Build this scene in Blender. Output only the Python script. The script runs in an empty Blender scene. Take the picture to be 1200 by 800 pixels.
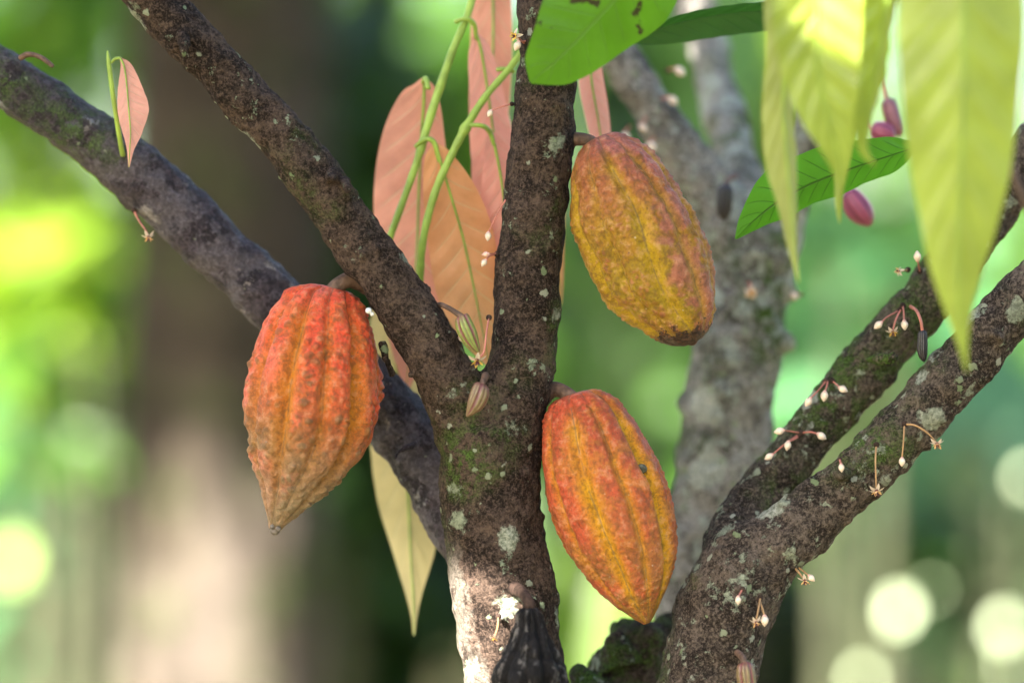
import bpy, math, random
import numpy as np
from mathutils import Vector, noise

SC = bpy.context.scene
COL = SC.collection
random.seed(11)
RNG = np.random.default_rng(11)
H, D0, K = 1.30, 2.80, 36.0 / 135.0 / 1200.0      # camera height, focus distance, metres per photo pixel per metre of depth
U = D0 * K                                          # one photo pixel at the focus distance, in metres
SUN = Vector((-0.52, -0.62, 0.59)).normalized()

def P(px, py, dy=0.0):
    d = D0 + dy
    return Vector(((px - 600) * K * d, d, H - (py - 400) * K * d))
def B(px, py, d):
    return Vector(((px - 600) * K * d, d, H - (py - 400) * K * d))

# ------------------------------------------------------------------ objects
def thing(name, label, cat, loc=(0, 0, 0), group=None, kind=None):
    o = bpy.data.objects.new(name, None)
    COL.objects.link(o)
    o.location = loc
    o.empty_display_size = 0.02
    tag(o, label, cat, group, kind)
    return o
def tag(o, label=None, cat=None, group=None, kind=None):
    if label: o['label'] = label
    if cat: o['category'] = cat
    if group: o['group'] = group
    if kind: o['kind'] = kind
    return o
def world_loc(o):
    l = Vector(o.location)
    while o.parent is not None:
        o = o.parent
        l += Vector(o.location)
    return l
def mk(name, V, F, mat, parent=None, attrs=None, smooth=True, origin=None):
    """links one mesh object; V in world coordinates"""
    V = np.asarray(V, dtype=float).reshape(-1, 3)
    off = np.array(origin if origin is not None else (world_loc(parent) if parent is not None else (0, 0, 0)), dtype=float)
    me = bpy.data.meshes.new(name)
    me.from_pydata((V - off).tolist(), [], [tuple(int(i) for i in f) for f in F])
    if attrs:
        for k, a in attrs.items():
            at = me.attributes.new(k, 'FLOAT', 'POINT')
            at.data.foreach_set('value', np.asarray(a, dtype=np.float32).ravel())
    if smooth:
        me.polygons.foreach_set('use_smooth', [True] * len(me.polygons))
    me.materials.append(mat)
    me.update()
    o = bpy.data.objects.new(name, me)
    COL.objects.link(o)
    if parent is not None:
        o.parent = parent
        if origin is not None:
            o.location = Vector(origin) - world_loc(parent)
    elif origin is not None:
        o.location = origin
    return o
def copy_tree(o, parent=None):
    c = o.copy()
    COL.objects.link(c)
    c.parent = parent
    for ch in list(o.children):
        copy_tree(ch, c)
    return c

# ------------------------------------------------------------------ curves and tubes
def catmull(rows, n):
    """smooth interpolation of rows (any columns), about n samples per span"""
    R = np.asarray(rows, dtype=float)
    if len(R) == 2:
        t = np.linspace(0, 1, n + 1)[:, None]
        return R[0] * (1 - t) + R[1] * t
    ext = np.vstack([2 * R[0] - R[1], R, 2 * R[-1] - R[-2]])
    out = []
    for i in range(1, len(ext) - 2):
        p0, p1, p2, p3 = ext[i - 1], ext[i], ext[i + 1], ext[i + 2]
        for t in np.linspace(0, 1, n, endpoint=False):
            out.append(0.5 * (2 * p1 + (p2 - p0) * t + (2 * p0 - 5 * p1 + 4 * p2 - p3) * t * t + (3 * p1 - p0 - 3 * p2 + p3) * t ** 3))
    out.append(R[-1])
    return np.array(out)
def to_world(rows):
    """rows (px, py, dy, r_px) -> rows (x, y, z, r)"""
    return [(*P(a, b, c), r * K * (D0 + c)) for a, b, c, r in rows]
def tube(C, R, seg=10, cap=True):
    C = np.asarray(C, dtype=float)
    R = np.asarray(R, dtype=float)
    T = np.gradient(C, axis=0)
    T /= np.linalg.norm(T, axis=1)[:, None] + 1e-12
    a = np.array([0.0, 1.0, 0.0]) if abs(T[0][1]) < 0.9 else np.array([1.0, 0, 0])
    V, F = [], []
    for i in range(len(C)):
        a = a - T[i] * np.dot(a, T[i])
        a /= np.linalg.norm(a)
        b = np.cross(T[i], a)
        for k in range(seg):
            th = 2 * math.pi * k / seg
            V.append(C[i] + R[i] * (math.cos(th) * a + math.sin(th) * b))
    for i in range(len(C) - 1):
        for k in range(seg):
            k2 = (k + 1) % seg
            F.append((i * seg + k, i * seg + k2, (i + 1) * seg + k2, (i + 1) * seg + k))
    if cap:
        n = len(V)
        V.append(C[0] - T[0] * R[0] * 0.4); V.append(C[-1] + T[-1] * R[-1] * 0.4)
        for k in range(seg):
            k2 = (k + 1) % seg
            F.append((n, k2, k))
            F.append((n + 1, (len(C) - 1) * seg + k, (len(C) - 1) * seg + k2))
    return V, F
def merge(parts):
    V, F = [], []
    for v, f in parts:
        o = len(V)
        V.extend(v)
        F.extend([tuple(i + o for i in q) for q in f])
    return V, F
def stalk(name, rows, mat, parent=None, seg=8, n=6, k=1.0):
    """rows (px, py, dy, r_px)"""
    W = catmull(to_world(rows), n)
    v, f = tube(W[:, :3], W[:, 3] * k, seg)
    return mk(name, v, f, mat, parent)
def blob(c, r, axis=(0, 0, 1), prof=None, seg=12, n=10):
    """a closed turned shape round an axis; prof = list of (t along, radius)"""
    axis = np.array(Vector(axis).normalized())
    pr = np.array(prof if prof is not None else [(-1, 0.02), (-0.8, 0.6), (-0.4, 0.92), (0, 1), (0.4, 0.92), (0.8, 0.6), (1, 0.02)], dtype=float)
    pr = catmull(pr, max(2, n // len(pr) + 1))
    C = np.array(c)[None, :] + axis[None, :] * (pr[:, 0] * r)[:, None]
    V, F = [], []
    a = np.cross(axis, [0.3, 1, 0.2]); a /= np.linalg.norm(a)
    b = np.cross(axis, a)
    for i in range(len(C)):
        for k in range(seg):
            th = 2 * math.pi * k / seg
            V.append(C[i] + max(pr[i, 1], 0.01) * r * (math.cos(th) * a + math.sin(th) * b))
    for i in range(len(C) - 1):
        for k in range(seg):
            k2 = (k + 1) % seg
            F.append((i * seg + k, i * seg + k2, (i + 1) * seg + k2, (i + 1) * seg + k))
    m = len(C) - 1
    F.append(tuple(range(seg))[::-1]); F.append(tuple(m * seg + k for k in range(seg)))
    return V, F

# ------------------------------------------------------------------ materials
class NT:
    def __init__(self, name):
        self.m = bpy.data.materials.new(name)
        self.m.use_nodes = True
        self.t = self.m.node_tree
        self.t.nodes.clear()
        self.out = self.t.nodes.new('ShaderNodeOutputMaterial')
        self.co = self.t.nodes.new('ShaderNodeTexCoord').outputs['Object']
    def node(self, ty, **kw):
        n = self.t.nodes.new(ty)
        for k, v in kw.items(): setattr(n, k, v)
        return n
    def put(self, sock, v):
        if hasattr(v, 'is_linked') or isinstance(v, bpy.types.NodeSocket): self.t.links.new(v, sock)
        else:
            if sock.type == 'RGBA' and isinstance(v, (tuple, list)) and len(v) == 3: v = (*v, 1)
            sock.default_value = v
    def noise(self, scale, detail=4, rough=0.55, co=None, dist=0.0, color=False):
        n = self.node('ShaderNodeTexNoise')
        self.put(n.inputs['Vector'], co if co is not None else self.co)
        n.inputs['Scale'].default_value = scale; n.inputs['Detail'].default_value = detail
        n.inputs['Roughness'].default_value = rough; n.inputs['Distortion'].default_value = dist
        return n.outputs['Color' if color else 'Fac']
    def vor(self, scale, co=None, feature='F1', rnd=1.0):
        n = self.node('ShaderNodeTexVoronoi', feature=feature)
        self.put(n.inputs['Vector'], co if co is not None else self.co)
        n.inputs['Scale'].default_value = scale; n.inputs['Randomness'].default_value = rnd
        return n.outputs['Distance'], n.outputs['Color'] if 'Color' in n.outputs else None
    def math(self, op, a, b=0.0, clamp=False):
        n = self.node('ShaderNodeMath', operation=op, use_clamp=clamp)
        self.put(n.inputs[0], a); self.put(n.inputs[1], b)
        return n.outputs[0]
    def smooth(self, x, lo, hi, a=0.0, b=1.0):
        n = self.node('ShaderNodeMapRange', interpolation_type='SMOOTHSTEP')
        self.put(n.inputs['Value'], x)
        self.put(n.inputs['From Min'], lo); self.put(n.inputs['From Max'], hi)
        n.inputs['To Min'].default_value = a; n.inputs['To Max'].default_value = b
        return n.outputs['Result']
    def mix(self, f, a, b, blend='MIX'):
        n = self.node('ShaderNodeMix', data_type='RGBA', blend_type=blend)
        self.put(n.inputs['Factor'], f)
        self.put(n.inputs[6], a); self.put(n.inputs[7], b)
        return n.outputs[2]
    def ramp(self, x, stops):
        n = self.node('ShaderNodeValToRGB')
        self.put(n.inputs['Fac'], x)
        e = n.color_ramp.elements
        while len(e) > 1: e.remove(e[-1])
        e[0].position = stops[0][0]; e[0].color = (*stops[0][1], 1)
        for p, c in stops[1:]:
            k = e.new(p); k.color = (*c, 1)
        return n.outputs['Color']
    def attr(self, name):
        n = self.node('ShaderNodeAttribute'); n.attribute_name = name
        return n.outputs['Fac']
    def sep(self, v):
        n = self.node('ShaderNodeSeparateXYZ'); self.put(n.inputs[0], v); return n.outputs
    def vec(self, op, a, b):
        n = self.node('ShaderNodeVectorMath', operation=op)
        self.put(n.inputs[0], a)
        if op == 'SCALE': self.put(n.inputs['Scale'], b)
        else: self.put(n.inputs[1], b)
        return n.outputs[0]
    def warp(self, amt, scale):
        c = self.vec('SUBTRACT', self.noise(scale, 3, color=True), (0.5, 0.5, 0.5))
        return self.vec('ADD', self.co, self.vec('SCALE', c, amt))
    def bump(self, h, dist, strength=1.0, normal=None):
        n = self.node('ShaderNodeBump')
        n.inputs['Strength'].default_value = strength; n.inputs['Distance'].default_value = dist
        self.put(n.inputs['Height'], h)
        if normal is not None: self.put(n.inputs['Normal'], normal)
        return n.outputs[0]
    def bsdf(self, col, rough=0.6, normal=None, spec=0.4, trans=None, trans_amt=0.3, sss=0.0, coat=0.0):
        p = self.node('ShaderNodeBsdfPrincipled')
        self.put(p.inputs['Base Color'], col); self.put(p.inputs['Roughness'], rough)
        p.inputs['Specular IOR Level'].default_value = spec
        if sss:
            p.inputs['Subsurface Weight'].default_value = sss
            p.inputs['Subsurface Scale'].default_value = 0.004
            p.inputs['Subsurface Radius'].default_value = (1, 0.5, 0.2)
        if coat: p.inputs['Coat Weight'].default_value = coat; p.inputs['Coat Roughness'].default_value = 0.25
        if normal is not None: self.put(p.inputs['Normal'], normal)
        o = p.outputs[0]
        if trans is not None:
            t = self.node('ShaderNodeBsdfTranslucent')
            self.put(t.inputs['Color'], trans)
            if normal is not None: self.put(t.inputs['Normal'], normal)
            mx = self.node('ShaderNodeMixShader')
            mx.inputs[0].default_value = trans_amt
            self.t.links.new(o, mx.inputs[1]); self.t.links.new(t.outputs[0], mx.inputs[2])
            o = mx.outputs[0]
        self.t.links.new(o, self.out.inputs['Surface'])
        return self.m

def simple(name, col, rough=0.6, var=0.25, scale=60, spec=0.4, bumpd=0.0, trans=None, trans_amt=0.3):
    t = NT(name)
    n = t.noise(scale, 4)
    c = t.mix(t.smooth(n, 0.35, 0.65), tuple(x * (1 - var) for x in col), tuple(min(1, x * (1 + var)) for x in col))
    nb = t.bump(t.noise(scale * 4, 3), bumpd) if bumpd else None
    tr = None
    if trans is not None: tr = trans
    return t.bsdf(c, rough, nb, spec, tr, trans_amt)

def bark(name, dark, light, patch=(0.30, 0.36, 0.25), patch_amt=0.5, speck_amt=0.72, moss_amt=0.5, patch_scale=26, moss=(0.05, 0.095, 0.015),
         speck=(0.42, 0.44, 0.36), bump=1.0, blotch=None, blotch_amt=0.55, rough=0.8, crust=0.6, fs=1.0, pale=None, sun_streak=None, sheen=0.14):
    t = NT(name)
    wp = t.warp(0.016 / fs, 55 * fs)
    wp2 = t.warp(0.007 / fs, 170 * fs)
    n1 = t.noise(42 * fs, 9, 0.72)
    n2 = t.noise(9, 4)
    fine = t.noise(330 * fs, 5, 0.78)
    grain = t.noise(620 * fs, 3, 0.7)
    col = t.mix(t.smooth(n1, 0.43, 0.57), dark, light)
    col = t.mix(t.smooth(n2, 0.42, 0.68, 0, 0.6), col, tuple(x * 0.5 for x in dark))
    col = t.mix(t.smooth(fine, 0.53, 0.59, 0, 0.55), col, tuple(min(1, x * 1.9) for x in light))
    col = t.mix(t.smooth(fine, 0.48, 0.41, 0, 0.8), col, tuple(x * 0.35 for x in dark))
    col = t.mix(t.smooth(grain, 0.54, 0.62, 0, 0.45), col, tuple(min(1, x * 1.7) for x in light))
    if blotch is not None:
        nb = t.noise(24, 7, 0.68, co=wp)
        col = t.mix(t.smooth(nb, blotch_amt, blotch_amt + 0.05, 0, 0.8), col, t.mix(t.smooth(fine, 0.4, 0.65), tuple(x * 0.6 for x in blotch), tuple(x * 1.35 for x in blotch)))
    if pale is not None:                              # sun patch painted into the colour, low on the stem's left side
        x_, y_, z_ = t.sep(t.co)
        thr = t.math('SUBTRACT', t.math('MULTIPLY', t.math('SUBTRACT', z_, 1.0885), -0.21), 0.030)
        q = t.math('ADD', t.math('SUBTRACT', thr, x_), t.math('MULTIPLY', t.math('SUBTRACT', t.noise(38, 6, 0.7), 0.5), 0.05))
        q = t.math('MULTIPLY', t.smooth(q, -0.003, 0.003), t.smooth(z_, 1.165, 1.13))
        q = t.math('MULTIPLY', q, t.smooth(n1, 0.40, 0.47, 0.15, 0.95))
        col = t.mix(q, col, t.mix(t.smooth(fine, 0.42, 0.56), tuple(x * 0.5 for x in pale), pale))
    if sun_streak is not None:                            # sunlit patch low on the trunk, painted as long pale streaks
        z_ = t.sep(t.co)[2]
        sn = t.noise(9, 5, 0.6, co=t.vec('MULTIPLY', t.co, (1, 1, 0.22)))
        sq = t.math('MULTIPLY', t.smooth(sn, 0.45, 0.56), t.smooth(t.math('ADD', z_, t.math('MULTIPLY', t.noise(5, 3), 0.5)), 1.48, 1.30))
        col = t.mix(sq, col, t.mix(t.smooth(n1, 0.4, 0.6), tuple(x * 0.5 for x in sun_streak), sun_streak))
    reg = t.noise(6.5, 4, 0.6)
    mm = t.math('MULTIPLY', t.smooth(reg, 0.62 - 0.22 * moss_amt, 0.82 - 0.22 * moss_amt), t.smooth(t.noise(80 * fs, 7, 0.75), 0.42, 0.56))
    mcol = t.mix(t.smooth(grain, 0.35, 0.65), tuple(x * 0.35 for x in moss), tuple(x * 1.9 for x in moss))
    col = t.mix(mm, col, mcol)
    # thin crust of pale lichen, in irregular flecks
    cn = t.noise(64 * fs, 9, 0.74, co=wp2)
    reg2 = t.smooth(t.noise(8, 3, 0.6, co=t.vec('ADD', t.co, (3.1, 1.7, 0.4))), 0.35, 0.65, -0.035, 0.035)
    cm = t.smooth(t.math('ADD', cn, reg2), 0.66 - 0.10 * crust, 0.685 - 0.10 * crust)
    col = t.mix(t.math('MULTIPLY', cm, 0.8), col, t.mix(t.smooth(fine, 0.4, 0.62), tuple(x * 0.55 for x in patch), tuple(min(1, x * 1.3) for x in patch)))
    edge = t.math('MULTIPLY', t.math('SUBTRACT', t.noise(120 * fs, 6, 0.75), 0.5), 0.75)
    d, c = t.vor(patch_scale, co=wp)
    r = t.sep(c)
    pm = t.math('MULTIPLY', t.math('SUBTRACT', t.math('SUBTRACT', t.math('MULTIPLY', r[0], 0.85), 0.85 * (1 - patch_amt)), t.math('ADD', d, edge)), 14, True)
    pcol = t.mix(r[1], patch, tuple(min(1, x * 1.25 + 0.02) for x in (patch[1], patch[1] * 1.03, patch[0])))
    pcol = t.mix(t.smooth(fine, 0.38, 0.62), tuple(x * 0.5 for x in patch), pcol)
    col = t.mix(t.math('MULTIPLY', pm, 0.92), col, pcol)
    d2, c2 = t.vor(105 * fs, co=wp2)
    r2 = t.sep(c2)
    sm = t.math('MULTIPLY', t.math('SUBTRACT', t.math('SUBTRACT', r2[0], speck_amt), t.math('ADD', d2, edge)), 12, True)
    col = t.mix(t.math('MULTIPLY', sm, 0.8), col, t.mix(r2[2], speck, (0.22, 0.30, 0.15)))
    h = t.math('ADD', t.math('MULTIPLY', n1, 1.3), t.math('MULTIPLY', fine, 0.75))
    h = t.math('ADD', h, t.math('MULTIPLY', grain, 0.25))
    h = t.math('ADD', h, t.math('MULTIPLY', t.math('ADD', pm, t.math('ADD', cm, t.math('ADD', sm, mm))), 0.16))
    return t.bsdf(col, rough, t.bump(h, 0.0048 * bump / fs), sheen)

def leaf_mat(name, col, vein, trans, nv=11, slope=0.55, trans_amt=0.4, rough=0.45, spec=0.4, blotch=None, vein_amt=0.7, bumpd=0.0012, spots=None):
    """a leaf blade: midrib and side veins from the blade's own u (across) and v (along) attributes"""
    t = NT(name)
    u, v = t.attr('leaf_u'), t.attr('leaf_v')
    au = t.math('ABSOLUTE', u)
    ph = t.math('SUBTRACT', t.math('MULTIPLY', v, nv), t.math('MULTIPLY', t.math('POWER', au, 0.85), slope * nv * 0.22))
    ph = t.math('ADD', ph, t.math('MULTIPLY', u, 0.12))
    tri = t.math('ABSOLUTE', t.math('SUBTRACT', t.math('FRACT', ph), 0.5))
    side = t.math('MULTIPLY', t.smooth(tri, 0.06, 0.015), t.smooth(au, 0.98, 0.6))
    mid = t.smooth(au, 0.055, 0.02)
    vm = t.math('MULTIPLY', t.math('MAXIMUM', mid, t.math('MULTIPLY', side, 0.7)), vein_amt)
    d, _ = t.vor(420, feature='DISTANCE_TO_EDGE')
    net = t.smooth(d, 0.09, 0.02, 0, 0.16)
    n = t.noise(26, 4)
    base = t.mix(t.smooth(n, 0.3, 0.7), tuple(x * 0.82 for x in col), tuple(min(1, x * 1.15) for x in col))
    if blotch is not None:
        base = t.mix(t.smooth(t.noise(12, 3), 0.48, 0.66, 0, 0.8), base, blotch)
    base = t.mix(net, base, vein)
    base = t.mix(vm, base, vein)
    tr = t.mix(vm, t.mix(t.smooth(n, 0.3, 0.7), tuple(x * 0.85 for x in trans), trans), tuple(x * 0.8 for x in vein))
    if spots is not None:
        sp = t.smooth(t.noise(48, 4, 0.6), 0.615, 0.64)
        base = t.mix(sp, base, spots); tr = t.mix(sp, tr, spots)
    h = t.math('ADD', t.math('MULTIPLY', vm, 0.5), t.math('MULTIPLY', t.noise(120, 3), 0.25))
    return t.bsdf(base, rough, t.bump(h, bumpd), spec, tr, trans_amt)

def foliage(name, col, trans, trans_amt=0.4, rough=0.4, spec=0.5, var=0.45):
    t = NT(name)
    r = t.attr('leaf_rnd')
    c = t.mix(r, tuple(x * (1 - var) for x in col), tuple(min(1, x * (1 + var)) for x in col))
    tr = t.mix(r, tuple(x * (1 - var) for x in trans), trans)
    return t.bsdf(c, rough, None, spec, tr, trans_amt)

def pod_mat(name, ramp, furrow_col, wart_col, patch_col, patch=(0.5, 0.62), wart_amt=0.6, furrow_amt=0.9, shift=0.35, rough=0.42, speckle=(0.5, 0.28, 0.2), scar=(0.13, 0.11, 0.08), low=None, scab=None, side=0.08, low_at=(0.72, 1.0)):
    t = NT(name)
    tt, fu, wa, cr, sd = t.attr('pod_t'), t.attr('furrow'), t.attr('wart'), t.attr('crack'), t.attr('side')
    nA, nB, nC, nD = t.noise(22, 5, 0.6), t.noise(75, 6, 0.7), t.noise(420, 5, 0.78), t.noise(170, 7, 0.74)
    ts = t.math('ADD', tt, t.math('MULTIPLY', t.math('SUBTRACT', nA, 0.5), shift))
    ts = t.math('ADD', ts, t.math('MULTIPLY', sd, 0.10))
    col = t.ramp(ts, ramp)
    col = t.mix(t.smooth(nB, 0.46, 0.58, 0, 0.6), col, speckle)
    col = t.mix(t.math('MULTIPLY', t.smooth(t.math('ADD', nA, t.math('MULTIPLY', sd, side)), patch[0], patch[1]), 0.75), col, patch_col)
    wm = t.math('MULTIPLY', t.math('MULTIPLY', t.smooth(wa, 0.22, 0.5), t.smooth(nB, 0.38, 0.55)), wart_amt)
    wm = t.math('MULTIPLY', wm, t.smooth(ts, 0.02, 0.55, 0.25, 1.0))
    col = t.mix(wm, col, wart_col)
    fm = t.math('MULTIPLY', t.math('MULTIPLY', fu, t.smooth(nA, 0.3, 0.55, 0.45, 1.0)), furrow_amt)
    fm = t.math('MULTIPLY', fm, t.smooth(tt, 0.02, 0.2))
    col = t.mix(fm, col, furrow_col)
    if low is not None:
        col = t.mix(t.smooth(t.math('ADD', tt, t.math('MULTIPLY', t.math('SUBTRACT', nB, 0.5), 0.5)), low_at[0], low_at[1], 0, 0.85), col, low)
    crm = t.math('MULTIPLY', cr, t.smooth(t.noise(55, 3), 0.36, 0.5))
    col = t.mix(t.smooth(nD, 0.49, 0.42, 0, 0.75), col, t.mix(0.6, col, (0.10, 0.05, 0.02)))
    col = t.mix(t.smooth(nD, 0.53, 0.60, 0, 0.6), col, t.mix(0.45, col, (0.75, 0.42, 0.25)))
    col = t.mix(t.math('MULTIPLY', crm, 0.6), col, scar)
    if scab is not None:
        sm_ = t.smooth(t.math('ADD', t.math('ADD', tt, t.math('MULTIPLY', sd, 0.035)), t.math('MULTIPLY', t.math('SUBTRACT', nD, 0.5), 0.32)), 0.925, 0.945)
        col = t.mix(sm_, col, t.mix(t.smooth(nC, 0.45, 0.56), tuple(x * 0.35 for x in scab), tuple(x * 1.3 for x in scab)))
    d, c = t.vor(230)
    r = t.sep(c)
    sp = t.math('MULTIPLY', t.math('SUBTRACT', t.math('SUBTRACT', r[0], 0.80), d), 12, True)
    col = t.mix(t.math('MULTIPLY', sp, 0.8), col, t.mix(t.smooth(r[1], 0.45, 0.55), (0.06, 0.045, 0.03), (0.55, 0.5, 0.42)))
    col = t.mix(t.smooth(nC, 0.53, 0.60, 0, 0.45), col, (0.16, 0.08, 0.04))
    h = t.math('ADD', t.math('MULTIPLY', nC, 0.4), t.math('ADD', t.math('MULTIPLY', nB, 0.9), t.math('MULTIPLY', nD, 1.0)))
    h = t.math('SUBTRACT', h, t.math('MULTIPLY', crm, 0.3))
    rg = t.smooth(nB, 0.3, 0.7, rough - 0.12, rough + 0.12)
    return t.bsdf(col, rg, t.bump(h, 0.0030), 0.28, sss=0.0)

# ------------------------------------------------------------------ remeshed trees
def remeshed(tubes, voxel, smooth_it=4, amp=(0.0016, 0.0007), seed=0, ripples=0.0):
    """tubes: list of list of rows (x, y, z, r). Returns V, N, F and the index of the tube each face belongs to."""
    parts, sk = [], []
    for i, rows in enumerate(tubes):
        W = catmull(rows, 10)
        W[:, 3] = np.maximum(W[:, 3], 0.0015)
        parts.append(tube(W[:, :3], W[:, 3], 20))
        sk.append(W)
    v, f = merge(parts)
    me = bpy.data.meshes.new('tmp'); me.from_pydata([tuple(x) for x in v], [], f); me.update()
    o = bpy.data.objects.new('tmp', me); COL.objects.link(o)
    m = o.modifiers.new('r', 'REMESH'); m.mode = 'VOXEL'; m.voxel_size = voxel; m.adaptivity = 0
    s = o.modifiers.new('s', 'SMOOTH'); s.factor = 0.5; s.iterations = smooth_it
    dg = bpy.context.evaluated_depsgraph_get()
    ev = o.evaluated_get(dg); em = ev.to_mesh()
    nv = len(em.vertices)
    V = np.empty(nv * 3); em.vertices.foreach_get('co', V); V = V.reshape(-1, 3)
    N = np.empty(nv * 3); em.vertices.foreach_get('normal', N); N = N.reshape(-1, 3)
    F = np.empty(len(em.polygons) * 4, dtype=np.int64); em.polygons.foreach_get('vertices', F) if all(p.loop_total == 4 for p in em.polygons) else None
    F = F.reshape(-1, 4)
    ev.to_mesh_clear(); bpy.data.objects.remove(o); bpy.data.meshes.remove(me)
    so = Vector((seed * 3.1, seed * 1.7, 0))
    disp = np.empty(nv)
    for i in range(nv):
        p = Vector(V[i]) + so
        disp[i] = amp[0] * noise.noise(p * 30) * 1.4 + amp[0] * 0.9 * noise.noise(p * 75) + amp[1] * noise.noise(p * 210) + amp[1] * 0.8 * abs(noise.noise(p * 130))
    V = V + N * disp[:, None]
    # which tube is each face part of (distance over radius); vertex parameter along it
    S = np.vstack(sk); idx = np.concatenate([[i] * len(w) for i, w in enumerate(sk)])
    FC = V[F].mean(axis=1)
    own = np.empty(len(FC), dtype=int)
    for a in range(0, len(FC), 20000):
        c = FC[a:a + 20000]
        d = np.linalg.norm(c[:, None, :] - S[None, :, :3], axis=2) / S[None, :, 3]
        own[a:a + 20000] = idx[d.argmin(axis=1)]
    return V, F, own
def normals(V, F):
    n = np.cross(V[F[:, 2]] - V[F[:, 0]], V[F[:, 3]] - V[F[:, 1]])
    N = np.zeros_like(V)
    for k in range(4): np.add.at(N, F[:, k], n)
    return N / (np.linalg.norm(N, axis=1)[:, None] + 1e-15)
def add_knots(rows, n, rnd, rr=(3.0, 6.5), face=0.75):
    """small bark cushions on the side of a limb that one can see: short stubs growing out of it"""
    W = catmull(rows, 10)
    W = [w_ for w_ in W if 0 < 600 + w_[0] / (K * w_[1]) < 1200 and 0 < 400 - (w_[2] - H) / (K * w_[1]) < 800]
    out = []
    for _ in range(n if len(W) > 3 else 0):
        i = rnd.randrange(1, len(W) - 1)
        p, t_ = Vector(W[i][:3]), (Vector(W[i + 1][:3]) - Vector(W[i - 1][:3])).normalized()
        s = t_.cross(Vector((0, 1, 0))).normalized()
        a = rnd.uniform(-1.5, 1.5)
        d = (s * math.sin(a) - Vector((0, 1, 0)) * math.cos(a)).normalized()
        r = rnd.uniform(*rr) * U
        R = W[i][3]
        e = rnd.uniform(0.2, 1.1) * r
        q = d + t_ * rnd.uniform(-0.5, 0.5)
        out.append([(*(p + d * (R - 1.4 * r)), r * 1.25), (*(p + d * (R - 0.2 * r)), r), (*(p + d * R + q * e), r * rnd.uniform(0.45, 0.8))])
    return out
def grow_tree(root, tubes, names, mats, voxel, **kw):
    V, F, own = remeshed(tubes, voxel, **kw)
    N = normals(V, F)
    for i, nm in enumerate(names):
        if nm is None: continue
        ids = [i] + [j for j in range(len(names)) if names[j] is None and mats[j] == i]
        f = F[np.isin(own, ids)]
        if len(f) == 0: continue
        used, inv = np.unique(f, return_inverse=True)
        o = mk(nm, V[used], inv.reshape(-1, 4), mats[i], root)
        o.data.normals_split_custom_set_from_vertices(N[used].tolist())

# ------------------------------------------------------------------ leaves
def leaf_blade(name, rows, mat, parent=None, roll=0.0, fold=0.25, wave=0.0, nv=11, corr=0.0, nu=14, nl=60, pxk=True, side_hint=None, curl=0.0):
    """rows (px, py, dy, left_px, right_px) along the midrib. roll turns the blade about its midrib; fold lifts the two halves."""
    R = catmull([(*P(a, b, c), l * K * (D0 + c), r * K * (D0 + c)) for a, b, c, l, r in rows] if pxk else rows, max(4, nl // (len(rows) - 1)))
    C = R[:, :3]
    T = np.gradient(C, axis=0); T /= np.linalg.norm(T, axis=1)[:, None]
    L = np.concatenate([[0], np.cumsum(np.linalg.norm(np.diff(C, axis=0), axis=1))])
    tot = L[-1]
    V, F, au, av = [], [], [], []
    n = 2 * nu + 1
    for i in range(len(C)):
        v = L[i] / tot
        rl = roll(v) if callable(roll) else roll
        hint = np.array([0.0, 1.0, 0.0]) if side_hint is None else np.array(side_hint, dtype=float)
        s = np.cross(T[i], hint); s /= np.linalg.norm(s) + 1e-9      # in the picture plane
        nn = np.cross(s, T[i])
        s2 = s * math.cos(rl) + nn * math.sin(rl)
        n2 = np.cross(s2, T[i])
        for k in range(n):
            u = (k - nu) / nu
            w = max(R[i, 3] if u < 0 else R[i, 4], 0.0) / max(0.25, abs(math.cos(rl)))
            ph = v * nv - (abs(u) ** 0.85) * 0.55 * nv * 0.22 + u * 0.12
            hgt = fold * abs(u) * w + curl * u * u * w
            hgt += corr * w * math.cos(2 * math.pi * ph) * min(1, 2.5 * abs(u)) * (1 - 0.5 * abs(u))
            hgt += wave * w * abs(u) ** 2 * math.sin(2 * math.pi * (v * 3.3 + (0.37 if u > 0 else 0)) )
            V.append(C[i] + s2 * (u * w) + n2 * hgt)
            au.append(u); av.append(v)
    for i in range(len(C) - 1):
        for k in range(n - 1):
            F.append((i * n + k, i * n + k + 1, (i + 1) * n + k + 1, (i + 1) * n + k))
    return mk(name, V, F, mat, parent, {'leaf_u': au, 'leaf_v': av})
def midrib(rows, mat, parent, r0=2.2, r1=0.5, off=0.0):
    n = len(rows)
    return stalk('midrib', [(a, b, c + off, r0 + (r1 - r0) * i / (n - 1)) for i, (a, b, c, l, r) in enumerate(rows)], mat, parent, 6, 8)

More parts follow.
